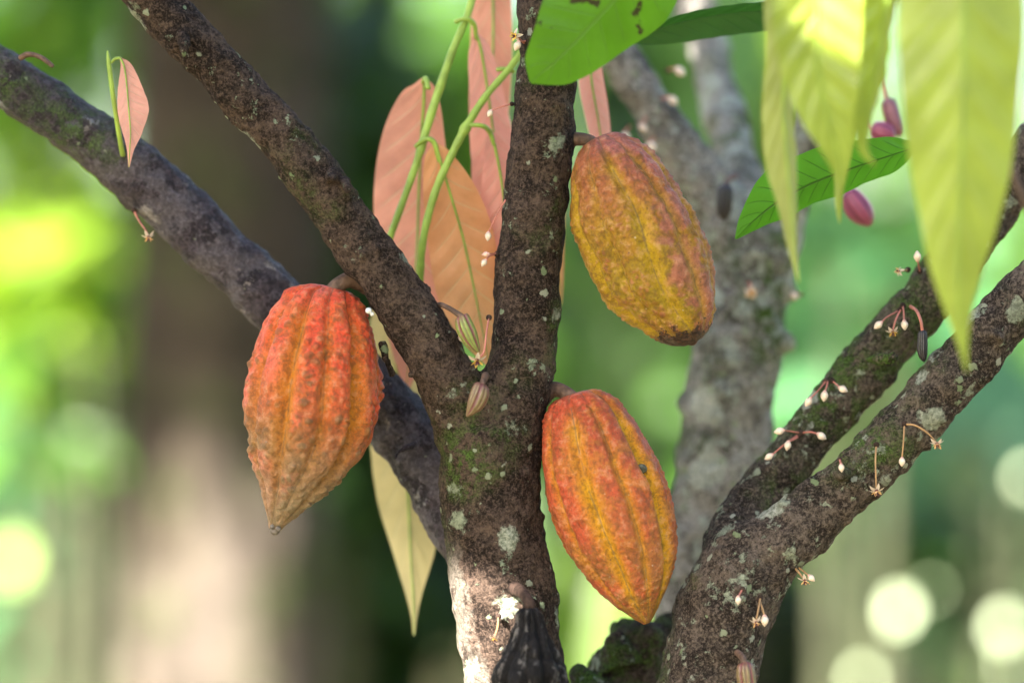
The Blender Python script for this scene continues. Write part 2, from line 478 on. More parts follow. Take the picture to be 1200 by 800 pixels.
# clouds of small leaves for crowns and bushes
WINDOWS = []
def leaf_cloud(centers, size, mat, name, parent=None, flat=0.5, size_var=0.35, win=False, droop=0.5, aspect=0.36, up=None):
    n = len(centers)
    V, F, A = [], [], []
    prof = [(0.0, 0.06), (0.2, 0.75), (0.45, 1.0), (0.72, 0.72), (0.9, 0.28), (1.0, 0.02)]
    for c in centers:
        c = np.array(c)
        s = size * (1 + size_var * random.uniform(-1, 1))
        az = random.uniform(0, 2 * math.pi)
        pit = random.uniform(-0.9, 0.25) * droop * 1.3
        d = np.array([math.cos(az) * math.cos(pit), math.sin(az) * math.cos(pit), math.sin(pit)])
        if win:
            skip = False
            for wp, wr in WINDOWS:
                for q in (-0.4, -0.2, 0.0, 0.2, 0.4, 0.6):
                    w = Vector(c + d * (q * s)) - wp
                    if w.dot(SUN) > 0 and (w - SUN * w.dot(SUN)).length < wr + s * aspect * 0.5: skip = True; break
                if skip: break
            if skip: continue
        upv = np.array([random.gauss(0, flat), random.gauss(0, flat), 1.0]) if up is None else np.array(up) + RNG.normal(0, flat, 3)
        sd = np.cross(d, upv); sd /= np.linalg.norm(sd)
        nn = np.cross(sd, d)
        rnd = random.random()
        o = len(V)
        for t, w in prof:
            m = c + d * (t - 0.4) * s - nn * (0.28 * s * t * t)
            hw = w * s * aspect * 0.5
            V.append(m - sd * hw + nn * hw * 0.3); V.append(m); V.append(m + sd * hw + nn * hw * 0.3)
            A += [rnd] * 3
        for i in range(len(prof) - 1):
            for k in range(2):
                F.append((o + i * 3 + k, o + i * 3 + k + 1, o + i * 3 + k + 4, o + i * 3 + k + 3))
    return mk(name, V, F, mat, parent, {'leaf_rnd': A}, smooth=True)
def ellipsoid_points(c, r, n, clumps=0, spread=0.22):
    out = []
    cs = []
    while len(cs) < max(clumps, 1):
        p = RNG.uniform(-1, 1, 3)
        if np.dot(p, p) <= 1: cs.append(p)
    while len(out) < n:
        if clumps:
            p = cs[RNG.integers(len(cs))] + RNG.normal(0, spread, 3)
            if np.dot(p, p) > 1.4: continue
        else:
            p = RNG.uniform(-1, 1, 3)
            if np.dot(p, p) > 1: continue
        out.append(np.array(c) + p * np.array(r))
    return out

# ================================================================== camera, light
cam = bpy.data.cameras.new('camera')
co = bpy.data.objects.new('camera', cam); COL.objects.link(co)
co.location = (0, 0, H); co.rotation_euler = (math.pi / 2, 0, 0)
cam.lens = 135; cam.sensor_width = 36; cam.clip_end = 400; cam.clip_start = 0.05
cam.dof.use_dof = True; cam.dof.focus_distance = D0 - 0.02; cam.dof.aperture_fstop = 1.8
SC.camera = co

w = bpy.data.worlds.new('World'); SC.world = w; w.use_nodes = True
nt = w.node_tree
sky = nt.nodes.new('ShaderNodeTexSky'); sky.sky_type = 'NISHITA'; sky.sun_disc = False
sky.sun_elevation = math.asin(SUN.z); sky.sun_rotation = math.atan2(SUN.x, SUN.y)
sky.dust_density = 3.0; sky.ozone_density = 0.6; sky.air_density = 1.0
nt.links.new(sky.outputs[0], nt.nodes['Background'].inputs[0])
nt.nodes['Background'].inputs[1].default_value = 0.06
sl = bpy.data.lights.new('sun', 'SUN'); sl.energy = 5.0; sl.angle = math.radians(0.5); sl.color = (1.0, 0.93, 0.82)
so = bpy.data.objects.new('sun', sl); COL.objects.link(so)
so.rotation_euler = SUN.to_track_quat('Z', 'Y').to_euler()
SC.view_settings.view_transform = 'Standard'; SC.view_settings.look = 'None'
SC.view_settings.exposure = 3.27; SC.view_settings.gamma = 1.0
SC.view_settings.use_curve_mapping = False
SC.render.engine = 'CYCLES'
SC.cycles.use_denoising = True
SC.cycles.max_bounces = 8; SC.cycles.transmission_bounces = 6
SC.cycles.sample_clamp_indirect = 8.0
# ------------------------------------------------------------------ material list
M = {}
M['bark'] = bark('cacao_bark', (0.020, 0.013, 0.010), (0.088, 0.060, 0.046), patch_amt=0.46, speck_amt=0.66, moss_amt=0.42, crust=0.38)
M['bark_sunpatch'] = bark('cacao_bark_sunpatch', (0.020, 0.013, 0.010), (0.088, 0.060, 0.046), patch_amt=0.46, speck_amt=0.66, moss_amt=0.5, crust=0.38, pale=(0.21, 0.18, 0.15))
M['bark_purple'] = bark('purple_bark', (0.014, 0.010, 0.017), (0.056, 0.043, 0.056), patch_amt=0.30, speck_amt=0.80, moss_amt=0.12, crust=0.45, sheen=0.35, rough=0.6, blotch=(0.12, 0.105, 0.125), blotch_amt=0.50, patch=(0.34, 0.30, 0.28))
M['bark_lichen'] = bark('lichen_bark', (0.030, 0.022, 0.018), (0.125, 0.097, 0.078), patch_amt=0.64, speck_amt=0.62, moss_amt=0.75, crust=0.8, patch_scale=34, patch=(0.34, 0.38, 0.28))
M['bark_lichen_green'] = bark('green_lichen_bark', (0.028, 0.021, 0.017), (0.12, 0.094, 0.075), patch_amt=0.6, speck_amt=0.62, moss_amt=1.0, crust=0.8, patch_scale=34, patch=(0.34, 0.38, 0.28))
M['bark_grey'] = bark('grey_bark', (0.10, 0.092, 0.08), (0.34, 0.325, 0.30), patch_amt=0.82, speck_amt=0.55, moss_amt=0.6, patch_scale=24, patch=(0.44, 0.50, 0.44), blotch=(0.05, 0.045, 0.045), blotch_amt=0.56, crust=1.0)
M['bark_mossy'] = bark('mossy_bark', (0.020, 0.016, 0.012), (0.08, 0.06, 0.05), patch_amt=0.45, speck_amt=0.7, moss_amt=1.25, patch=(0.3, 0.36, 0.28))
M['stalk_brown'] = simple('woody_stalk', (0.11, 0.065, 0.045), 0.7, 0.4, 120, bumpd=0.001)
M['stalk_dark'] = simple('dark_woody_stalk', (0.045, 0.028, 0.022), 0.8, 0.5, 160, 0.15, 0.002)
M['stalk_green'] = simple('green_stem', (0.25, 0.37, 0.06), 0.42, 0.2, 50, bumpd=0.0004)
M['stalk_pink'] = simple('pink_flower_stalk', (0.42, 0.15, 0.11), 0.5, 0.2, 90)
M['stalk_tan'] = simple('tan_flower_stalk', (0.34, 0.20, 0.09), 0.5, 0.2, 90)
M['petal'] = simple('white_petal', (0.66, 0.55, 0.45), 0.5, 0.1, 200, trans=(0.7, 0.6, 0.5), trans_amt=0.25)
M['petal_yellow'] = simple('yellow_petal_tip', (0.75, 0.50, 0.10), 0.5, 0.15, 200)
M['petal_tan'] = simple('tan_petal', (0.78, 0.50, 0.24), 0.55, 0.2, 200)
M['stamen'] = simple('dark_stamen', (0.10, 0.03, 0.04), 0.6, 0.2, 200)
M['bud'] = simple('white_bud', (0.60, 0.49, 0.40), 0.45, 0.22, 160)
M['blush'] = simple('blush_bud', (0.62, 0.36, 0.30), 0.45, 0.2, 200)
M['leaf_pink'] = leaf_mat('pink_leaf', (0.70, 0.31, 0.225), (0.84, 0.60, 0.38), (0.90, 0.36, 0.24), nv=12, trans_amt=0.5, vein_amt=0.85, rough=0.38)
M['leaf_pale_pink'] = leaf_mat('pale_pink_leaf', (0.74, 0.35, 0.29), (0.88, 0.62, 0.46), (0.92, 0.42, 0.33), nv=12, trans_amt=0.5, vein_amt=0.85, rough=0.38)
M['leaf_peach'] = leaf_mat('peach_leaf', (0.68, 0.345, 0.17), (0.82, 0.62, 0.32), (0.92, 0.45, 0.18), nv=10, trans_amt=0.5, vein_amt=0.85, rough=0.38)
M['leaf_beige'] = leaf_mat('beige_leaf', (0.52, 0.44, 0.22), (0.50, 0.46, 0.22), (0.68, 0.56, 0.24), nv=12)
M['leaf_green'] = leaf_mat('green_leaf', (0.065, 0.19, 0.012), (0.12, 0.25, 0.03), (0.24, 0.55, 0.012), nv=11, rough=0.32, trans_amt=0.5, spots=(0.05, 0.045, 0.015), vein_amt=0.5)
M['leaf_dark'] = leaf_mat('dark_green_leaf', (0.018, 0.075, 0.020), (0.06, 0.14, 0.04), (0.07, 0.24, 0.02), nv=12, rough=0.28, trans_amt=0.3)
M['leaf_mid'] = leaf_mat('mid_green_leaf', (0.050, 0.19, 0.018), (0.035, 0.10, 0.012), (0.17, 0.50, 0.015), nv=13, rough=0.34, trans_amt=0.5, vein_amt=0.8)
M['leaf_yellow'] = leaf_mat('yellow_green_leaf', (0.31, 0.39, 0.06), (0.44, 0.52, 0.17), (0.50, 0.60, 0.06), nv=13, rough=0.27, spec=0.5, trans_amt=0.45, vein_amt=0.5, bumpd=0.002)
M['leaf_olive'] = leaf_mat('pale_olive_leaf', (0.34, 0.38, 0.12), (0.34, 0.40, 0.14), (0.45, 0.50, 0.10), nv=12, rough=0.4, trans_amt=0.4, vein_amt=0.5)
M['pod_red'] = pod_mat('red_pod_rind', [(0.0, (0.72, 0.075, 0.03)), (0.28, (0.70, 0.085, 0.035)), (0.46, (0.54, 0.11, 0.035)), (0.63, (0.31, 0.13, 0.045)), (0.8, (0.24, 0.155, 0.07)), (1.0, (0.22, 0.175, 0.10))],
    (0.64, 0.25, 0.008), (0.20, 0.10, 0.04), (0.78, 0.14, 0.085), patch=(0.53, 0.63), wart_amt=0.9, furrow_amt=0.85, speckle=(0.56, 0.15, 0.04), low=(0.235, 0.175, 0.095), low_at=(0.50, 0.92))
M['pod_gold'] = pod_mat('golden_pod_rind', [(0.0, (0.36, 0.085, 0.065)), (0.22, (0.36, 0.12, 0.045)), (0.40, (0.36, 0.19, 0.016)), (0.8, (0.30, 0.205, 0.010)), (1.0, (0.30, 0.16, 0.016))],
    (0.54, 0.36, 0.010), (0.44, 0.13, 0.10), (0.40, 0.12, 0.105), patch=(0.53, 0.60), wart_amt=0.45, speckle=(0.33, 0.14, 0.015), furrow_amt=0.85, shift=0.55, scab=(0.07, 0.038, 0.026), side=-0.13)
M['pod_orange'] = pod_mat('orange_pod_rind', [(0.0, (0.38, 0.06, 0.024)), (0.35, (0.46, 0.09, 0.032)), (0.6, (0.42, 0.11, 0.036)), (0.82, (0.35, 0.15, 0.04)), (1.0, (0.28, 0.14, 0.04))],
    (0.68, 0.35, 0.004), (0.52, 0.10, 0.045), (0.54, 0.075, 0.035), patch=(0.50, 0.60), wart_amt=0.45, speckle=(0.48, 0.18, 0.03), furrow_amt=0.95)
M['pod_tip'] = simple('dry_pod_tip', (0.13, 0.11, 0.095), 0.5, 0.6, 300, bumpd=0.001)
M['pod_scab'] = simple('brown_pod_scab', (0.12, 0.065, 0.045), 0.7, 0.5, 200, bumpd=0.0015)

def small_pod_mat(name, ridge, groove):
    t = NT(name)
    fu = t.attr('furrow')
    c = t.mix(t.smooth(fu, 0.25, 0.8), ridge, groove)
    c = t.mix(t.smooth(t.noise(260, 4), 0.45, 0.7, 0, 0.5), c, tuple(x * 0.6 for x in ridge))
    c = t.mix(t.smooth(t.attr('pod_t'), 0.22, 0.02, 0, 0.7), c, groove)
    return t.bsdf(c, 0.4, t.bump(t.noise(300, 4), 0.0006), 0.5)
M['small_green'] = small_pod_mat('small_green_pod_rind', (0.20, 0.24, 0.06), (0.16, 0.045, 0.045))
M['small_pinkgreen'] = small_pod_mat('small_pink_green_pod_rind', (0.17, 0.125, 0.06), (0.13, 0.04, 0.04))
M['small_magenta'] = small_pod_mat('small_magenta_pod_rind', (0.30, 0.06, 0.12), (0.16, 0.03, 0.07))
M['small_mauve'] = small_pod_mat('small_mauve_pod_rind', (0.26, 0.10, 0.13), (0.14, 0.05, 0.07))
M['small_black'] = small_pod_mat('small_black_pod_rind', (0.022, 0.018, 0.022), (0.010, 0.008, 0.010))
def black_pod():
    t = NT('black_dry_pod_rind')
    n = t.noise(150, 6, 0.7)
    c = t.mix(t.smooth(n, 0.4, 0.65), (0.0025, 0.002, 0.0025), (0.009, 0.0075, 0.008))
    v = t.sep(t.co)
    st = t.noise(170, 6, 0.75, co=t.vec('MULTIPLY', t.co, (1, 1, 0.3)))
    c = t.mix(t.math('MULTIPLY', t.smooth(st, 0.545, 0.60), t.smooth(t.attr('furrow'), 0.7, 0.1)), c, (0.12, 0.11, 0.105))
    return t.bsdf(c, 0.65, t.bump(n, 0.004), 0.2)
M['black_pod'] = black_pod()

# ------------------------------------------------------------------ pods
def pod_mesh(name, rows, dy, mat, parent, phase=0.0, ridges=10, deep=0.075, shallow=0.035, wart=(0.0012, 150), nt_=260, nth=420, flatten=1.0, tilt=0.0, wob=1.0, seed=0, width=0.13):
    """rows (px, py, r_px) down the pod's middle line in the photo; tilt = metres the tip lies further back than the top"""
    R = np.array(rows, dtype=float)
    n = len(R)
    q = catmull([(a, b, r) for a, b, r in R], max(6, nt_ // (n - 1)))
    q[:, 2] = np.maximum(q[:, 2], 0.4)
    sl = np.concatenate([[0], np.cumsum(np.hypot(np.diff(q[:, 0]), np.diff(q[:, 1])))]); tt = sl / sl[-1]
    ax = np.array([R[-1, 0] - R[0, 0], -(R[-1, 1] - R[0, 1])]); ax /= np.linalg.norm(ax)
    A = np.array([ax[0], 0.0, ax[1]]); S = np.array([-ax[1], 0.0, ax[0]]); Y = np.array([0.0, 1.0, 0.0])
    S = np.array([A[2], 0.0, -A[0]])
    V, fu, wa, cr, tv, sd = [], [], [], [], [], []
    so = Vector((seed * 7.3, 1.1 * seed, seed))
    nf = ridges // 2
    for i in range(len(q)):
        d = dy + tilt * (tt[i] - 0.5)
        c = np.array(P(q[i, 0], q[i, 1], d))
        r = q[i, 2] * K * (D0 + d)
        env = min(1.0, (tt[i] / 0.05 + 0.55)) * (1 - 0.65 * max(0, (tt[i] - 0.8) / 0.2))
        for k in range(nth):
            th = 2 * math.pi * k / nth
            wobble = wob * 0.10 * noise.noise(Vector((tt[i] * 2.5, math.cos(th) * 0.8, math.sin(th) * 0.8)) + so)
            p = (th + phase + wobble) * nf / (2 * math.pi)
            x = (p - math.floor(p) - 0.5) * 2 * math.pi / nf            # deep furrow at x = 0
            p2 = p + 0.5
            x2 = (p2 - math.floor(p2) - 0.5) * 2 * math.pi / nf         # shallow furrow half way between
            g = math.exp(-(x / width) ** 2); g2 = math.exp(-(x2 / (width * 0.8)) ** 2)
            ridge = -deep * g - shallow * g2
            b = Vector((c[0] + r * math.cos(th) * S[0], c[1] + r * math.sin(th), c[2] + r * math.cos(th) * S[2]))
            bs = b + so
            w = 0.0
            if wart[0] > 0:
                bw = bs + 0.0025 * Vector((noise.noise(bs * 90), noise.noise(bs * 90 + Vector((9, 3, 1))), noise.noise(bs * 90 + Vector((1, 7, 5)))))
                dd = noise.voronoi(bw * wart[1])[0]
                w = max(0.0, 1 - dd[0] * 1.25) ** 1.0 * min(1, (dd[1] - dd[0]) * 2.2 + 0.25)
                w *= (1 - 0.75 * g) * (0.35 + 0.9 * max(0, min(1, 0.5 + 1.3 * noise.noise(bs * 28))))
            lump = noise.noise(bs * 38) * 0.0016 + noise.noise(bs * 95) * 0.0008
            rr = r * (1 + (ridge + 0.03 * (deep + shallow)) * env) + (w * wart[0] + lump * wob) * min(1, r / 0.02)
            V.append((c[0] + rr * math.cos(th) * S[0], c[1] + rr * math.sin(th) * flatten, c[2] + rr * math.cos(th) * S[2]))
            fu.append(max(math.exp(-(x / (width * 1.35)) ** 2), 0.55 * g2)); wa.append(w); tv.append(tt[i])
            cr.append(max(math.exp(-(x / (0.0007 / max(r, 0.01))) ** 2), 0.8 * math.exp(-(x2 / (0.0005 / max(r, 0.01))) ** 2)))
            sd.append(math.cos(th))
    F = []
    m = len(q)
    for i in range(m - 1):
        for k in range(nth):
            k2 = (k + 1) % nth
            F.append((i * nth + k, (i + 1) * nth + k, (i + 1) * nth + k2, i * nth + k2))
    F.append(tuple(range(nth))); F.append(tuple((m - 1) * nth + k for k in range(nth))[::-1])
    return mk(name, V, F, mat, parent, {'pod_t': tv, 'furrow': fu, 'wart': wa, 'crack': cr, 'side': sd})

# red pod on the left
FRONT = -0.02
t = thing('cacao_pod', 'warty red-orange cacao pod fading to grey-brown at its droplet-tipped end', 'cacao pod', P(400, 335, -0.01), 'ripe cacao pods')
pod_mesh('husk', [(388, 336, 12), (387, 339, 28), (381, 352, 47), (374, 398, 67), (368, 450, 78.5), (361, 500, 75), (350, 542, 57), (338, 578, 34), (330, 599, 19), (325, 611, 11.5), (322, 620, 7)],
         -0.012, M['pod_red'], t, phase=0.52, deep=0.21, shallow=0.125, wart=(0.0032, 125), seed=1, tilt=-0.012, wob=1.5, width=0.12)
stalk('stalk', [(388, 342, -0.012, 9), (396, 334, -0.012, 9), (408, 328, -0.008, 9.5), (418, 329, -0.004, 11), (428, 329, 0.0, 17)], M['stalk_brown'], t, 14)
tp = merge([blob(P(322, 621, -0.019), 6 * U, (0.1, -0.3, -1)), blob(P(326, 619, -0.023), 3.4 * U), blob(P(319, 617, -0.023), 3.0 * U)])
mk('dry_tip', *tp, M['pod_tip'], t)
tp = merge([blob(P(432, 364, -0.050), 3.6 * U), blob(P(436, 368, -0.050), 2.4 * U)])
mk('mealybug', *tp, simple('white_wax', (0.7, 0.7, 0.68), 0.7), t)

t = thing('cacao_pod', 'golden yellow cacao pod flushed dull pink, brown scab on its lower end', 'cacao pod', P(700, 170, -0.01), 'ripe cacao pods')
pod_mesh('husk', [(700, 161, 9), (702, 165, 22), (710, 186, 44), (724, 220, 58), (741, 258, 67.5), (759, 297, 70), (777, 334, 63), (792, 361, 50), (804, 383, 35), (810, 394, 24), (813, 401, 11)],
         -0.012, M['pod_gold'], t, phase=0.95, deep=0.145, shallow=0.10, wart=(0.0022, 180), seed=2, wob=1.9, width=0.115)
stalk('stalk', [(702, 172, -0.01, 7), (690, 165, -0.008, 7.5), (676, 163, -0.004, 8), (667, 165, -0.002, 10), (657, 169, 0.0, 15)], M['stalk_brown'], t, 14)
mk('dry_tip', *merge([blob(P(811, 399, -0.014), 8 * U, (0.42, -0.1, -0.9), prof=[(-0.9, 0.7), (-0.4, 1.1), (0.2, 0.9), (0.6, 0.5), (0.75, 0.02)])]), M['pod_scab'], t)

t = thing('cacao_pod', 'smooth orange cacao pod with yellow furrows, hanging against the trunk below the fork', 'cacao pod', P(665, 465, -0.01), 'ripe cacao pods')
pod_mesh('husk', [(672, 461, 12), (674, 465, 29), (682, 486, 49), (693, 525, 61), (710, 575, 70.5), (726, 620, 67.5), (740, 660, 54), (748, 690, 39), (754, 712, 21), (757, 724, 10), (758, 730, 4)],
         -0.012, M['pod_orange'], t, phase=0.60, deep=0.155, shallow=0.10, wart=(0.0014, 230), seed=3, wob=1.2, width=0.115)
stalk('stalk', [(676, 470, -0.012, 8), (664, 461, -0.01, 8.5), (652, 456, -0.004, 9), (643, 458, -0.002, 11), (632, 464, 0.0, 16)], M['stalk_brown'], t, 14)
mk('scab', *merge([blob(P(752, 549, -0.0365), 6.5 * U, (0.3, 0.6, 1), prof=[(-1, .02), (-.6, .7), (0, 1), (.6, .7), (1, .02)])]), simple('grey_scab', (0.085, 0.085, 0.06), 0.8, 0.5, 400), t)

# dry black pod at the foot of the trunk
t = thing('cacao_pod', 'shrivelled black cacao pod hanging low on the front of the trunk', 'cacao pod', P(618, 710, -0.06), 'spoilt cacao pods')
pod_mesh('husk', [(620, 712, 9), (620, 718, 15), (621, 735, 21), (620, 760, 32), (620, 800, 42), (622, 850, 44), (625, 900, 32), (627, 930, 12), (628, 938, 4)],
         -0.072, M['black_pod'], t, phase=0.3, deep=0.17, shallow=0.11, wart=(0.0030, 110), seed=4, nth=280, nt_=200, width=0.15, wob=3.2)
stalk('stalk', [(620, 716, -0.072, 8), (619, 704, -0.070, 7), (612, 694, -0.056, 7), (603, 689, -0.036, 9)], M['stalk_dark'], t, 12)

def small_pod(rows, dy, mat, label, stem_rows, stem_mat, deep=0.16, phase=0.3, group='small unripe cacao pods'):
    t = thing('young_cacao_pod', label, 'young pod', P(rows[0][0], rows[0][1], dy), group)
    pod_mesh('husk', rows, dy, mat, t, phase=phase, deep=deep, shallow=deep * 0.7, wart=(0.0, 100), nth=110, nt_=60, wob=0.3, width=0.17, seed=rows[0][0] % 7)
    if stem_rows: stalk('stalk', stem_rows, stem_mat, t, 10)
    return t
small_pod([(541, 369, 3), (541, 371, 8), (544, 381, 10.5), (549, 392, 10.5), (554, 402, 8), (559, 410, 4), (561, 413, 1)], -0.035, M['small_green'],
          'small green-ridged pod on a bent brown stalk above the fork', [(541, 371, -0.035, 4), (534, 366, -0.034, 3.4), (524, 360, -0.03, 3), (515, 357, -0.02, 3.2), (508, 362, -0.008, 4)], M['stalk_brown'])
small_pod([(566, 449, 3), (565, 452, 9), (562, 462, 11.5), (557, 474, 10), (551, 483, 5), (547, 488, 1)], -0.052, M['small_pinkgreen'],
          'small dusky pink pod lying against the bark just below the fork', [(565, 451, -0.052, 3.4), (566, 447, -0.05, 3.6), (568, 443, -0.042, 4), (569, 440, -0.03, 5)], M['stalk_brown'], phase=0.8)
small_pod([(992, 224, 4), (994, 227, 11), (1001, 238, 15), (1009, 249, 15), (1016, 258, 10), (1020, 264, 3)], 0.14, M['small_magenta'],
          'small magenta pod dangling under the broad green leaf', [(993, 226, 0.14, 3), (990, 214, 0.15, 2.6), (984, 190, 0.16, 2.6), (972, 165, 0.20, 2.6)], M['stalk_pink'], deep=0.07)
small_pod([(1039, 116, 4), (1041, 121, 9), (1046, 138, 10), (1052, 152, 8), (1055, 160, 3)], 0.15, M['small_mauve'],
          'small mauve pod seen between the hanging yellow leaves', [(1040, 119, 0.15, 2.6), (1034, 100, 0.16, 2.4), (1020, 60, 0.19, 2.4), (1005, 20, 0.22, 2.4)], M['stalk_pink'], deep=0.06)
small_pod([(1020, 152, 5), (1024, 152, 10), (1034, 155, 13), (1044, 158, 10), (1049, 160, 3)], 0.14, M['small_magenta'],
          'small magenta pod half hidden above the broad green leaf', [(1021, 152, 0.14, 2.6), (1012, 140, 0.15, 2.4), (1005, 110, 0.17, 2.4), (1000, 40, 0.21, 2.4)], M['stalk_pink'], deep=0.06)
small_pod([(1081, 387, 2), (1081, 390, 5), (1081, 400, 6), (1081, 412, 6), (1082, 420, 4), (1083, 424, 1)], 0.0, M['small_black'],
          'tiny blackened pod on a pink stalk beside the mossy limb', [(1081, 389, 0.0, 1.8), (1079, 376, 0.0, 1.8), (1074, 364, 0.01, 1.8), (1067, 359, 0.03, 2)], M['stalk_pink'])
small_pod([(851, 216, 4), (850, 221, 9), (849, 236, 10), (848, 250, 8), (848, 258, 3)], 0.17, M['small_black'],
          'black withered pod on the grey tree where its limbs part', [(851, 219, 0.17, 3), (854, 210, 0.18, 3), (862, 206, 0.20, 4)], M['stalk_brown'])
small_pod([(873, 775, 4), (873, 779, 9), (874, 790, 11), (876, 806, 10), (878, 820, 4)], -0.052, M['small_pinkgreen'],
          'small rosy pod low on the mossy trunk', [(873, 778, -0.052, 4), (870, 770, -0.048, 4), (864, 764, -0.035, 4)], M['stalk_brown'])

# ------------------------------------------------------------------ the cacao trees
def base_of(px, d): return (float(B(px, 400, d)[0]), d, 0.0)
TR = thing('cacao_tree', 'dark lichen-speckled cacao tree forking into three limbs, carrying the big pods', 'tree', base_of(606, D0))
trunk = [(590, 2300, 0.0, 110), (604, 1300, 0.0, 74), (606, 950, 0.0, 64), (603, 800, 0.0, 59), (596, 740, 0.0, 61), (589, 690, 0.0, 62.5), (582, 640, 0.0, 60), (575, 590, 0.0, 59), (573, 545, 0.0, 60), (575, 505, 0.0, 60)]
cen = [(583, 520, 0.0, 54), (597, 470, -0.003, 47), (609, 430, -0.003, 41), (613, 400, 0.0, 39), (622, 300, 0.0, 38.5), (630, 200, 0.0, 37.5), (640, 100, 0.0, 34.5), (643, 40, 0.0, 33), (640, -10, 0.0, 33), (650, -130, 0.0, 30), (640, -420, 0.03, 24), (600, -900, 0.05, 16), (590, -1400, 0.0, 8)]
la = [(563, 535, 0.0, 50), (544, 483, -0.008, 40), (521, 440, -0.014, 36), (490, 385, -0.018, 33), (454, 330, -0.02, 32), (415, 276, -0.02, 32), (347, 180, -0.02, 30.5), (268, 94, -0.02, 29.5), (185, 5, -0.02, 29.5), (60, -130, -0.03, 27), (-100, -330, -0.05, 20), (-300, -700, -0.1, 12)]
lb = [(570, 655, 0.03, 40), (545, 605, 0.045, 45), (505, 543, 0.058, 42), (447, 474, 0.065, 37.5), (390, 415, 0.066, 36.5), (330, 362, 0.066, 35.5), (279, 314, 0.064, 35), (178, 220, 0.06, 36), (80, 141, 0.055, 33), (0, 87, 0.05, 32), (-110, 10, 0.04, 30), (-400, -200, 0.0, 22), (-800, -700, -0.1, 12)]
knots = [[(392, 203, -0.034, 5), (388, 206, -0.046, 7), (386, 209, -0.055, 4)], [(404, 212, -0.036, 5), (407, 219, -0.052, 6), (408, 224, -0.058, 3)],
         [(462, 440, -0.01, 6), (452, 420, -0.014, 4), (448, 402, -0.012, 4)], [(214, 40, -0.036, 5), (216, 55, -0.048, 6), (214, 74, -0.050, 3)],
         [(497, 335, 0.0, 4), (500, 340, -0.01, 4), (497, 352, -0.01, 3)], [(490, 520, 0.02, 5), (468, 528, 0.01, 5), (462, 540, 0.005, 3)]]
knot_owner = [2, 2, 2, 2, 2, 3]
tubes = [to_world(x) for x in (trunk, cen, la, lb)] + [to_world(k) for k in knots]
rk = random.Random(5)
for i_, n_ in ((0, 9), (1, 12), (2, 16), (3, 10)):
    ks = add_knots(tubes[i_], n_, rk); tubes += ks; knot_owner += [i_] * len(ks)
grow_tree(TR, tubes, ['trunk', 'limb', 'limb', 'limb'] + [None] * len(knot_owner), [M['bark_sunpatch'], M['bark'], M['bark'], M['bark_purple']] + knot_owner, 0.0024, seed=1, amp=(0.0021, 0.0010))

TR2 = thing('cacao_tree', 'mossy brown cacao tree whose two slanting limbs rise past the yellow leaves', 'tree', base_of(815, D0))
trunk2 = [(760, 2300, 0.0, 110), (795, 1200, 0.0, 68), (815, 900, 0.0, 60), (828, 800, 0.0, 57), (843, 740, 0.0, 57), (862, 690, 0.0, 57), (885, 655, 0.0, 50)]
l1 = [(880, 662, 0.0, 50), (905, 640, 0.0, 44), (950, 605, 0.0, 37.5), (1000, 562, 0.0, 34), (1050, 512, 0.0, 34.5), (1100, 460, 0.0, 34), (1200, 346, 0.0, 32), (1330, 220, 0.0, 28), (1600, -100, 0.0, 20), (1900, -600, 0.0, 8)]
l2 = [(858, 680, 0.01, 44), (866, 630, 0.03, 38), (884, 596, 0.045, 34), (917, 550, 0.055, 30), (968, 487, 0.06, 31), (1022, 424, 0.06, 31), (1085, 350, 0.06, 31), (1150, 265, 0.06, 29), (1205, 185, 0.06, 28), (1300, 60, 0.06, 25), (1450, -250, 0.08, 18), (1560, -700, 0.1, 8)]
kn2 = [[(1010, 424, 0.03, 5), (1024, 421, 0.018, 6), (1040, 421, 0.01, 6), (1050, 418, 0.005, 5)], [(1172, 395, -0.018, 7), (1168, 393, -0.026, 6)], [(985, 556, -0.026, 12), (985, 556, -0.036, 5)]]
tubes = [to_world(x) for x in (trunk2, l1, l2)] + [to_world(k) for k in kn2]
own2 = [2, 1, 1]
for i_, n_ in ((0, 16), (1, 18), (2, 12)):
    ks = add_knots(tubes[i_], n_, rk); tubes += ks; own2 += [i_] * len(ks)
grow_tree(TR2, tubes, ['trunk', 'limb', 'limb'] + [None] * len(own2), [M['bark_lichen'], M['bark_lichen'], M['bark_lichen_green']] + own2, 0.0024, seed=2, amp=(0.0024, 0.0011))

TR3 = thing('cacao_tree', 'pale grey lichen-crusted cacao tree standing behind the pods and mossy limbs', 'tree', base_of(830, D0 + 0.24))
Y3 = 0.24
trunk3 = [(750, 2200, Y3, 100), (790, 1200, Y3, 66), (806, 900, Y3, 60), (816, 760, Y3, 58), (828, 680, Y3, 56), (840, 600, Y3, 54), (848, 520, Y3, 54), (857, 440, Y3, 54), (868, 370, Y3, 52), (882, 310, Y3, 50), (893, 270, Y3, 46)]
m1 = [(868, 300, Y3, 40), (838, 235, Y3, 31), (800, 180, Y3, 27), (762, 125, Y3, 25), (722, 62, Y3, 24), (670, -40, Y3, 23), (600, -220, Y3, 20), (500, -700, Y3, 8)]
m2 = [(880, 275, Y3, 38), (866, 205, Y3 + 0.06, 27), (850, 140, Y3 + 0.14, 24), (830, 60, Y3 + 0.22, 23), (812, 0, Y3 + 0.26, 23), (790, -120, Y3 + 0.3, 20), (780, -600, Y3 + 0.3, 8)]
m3 = [(898, 285, Y3, 36), (920, 235, Y3, 27), (942, 170, Y3, 23), (962, 90, Y3, 21), (985, 0, Y3, 20), (1020, -150, Y3, 17), (1060, -600, Y3, 7)]
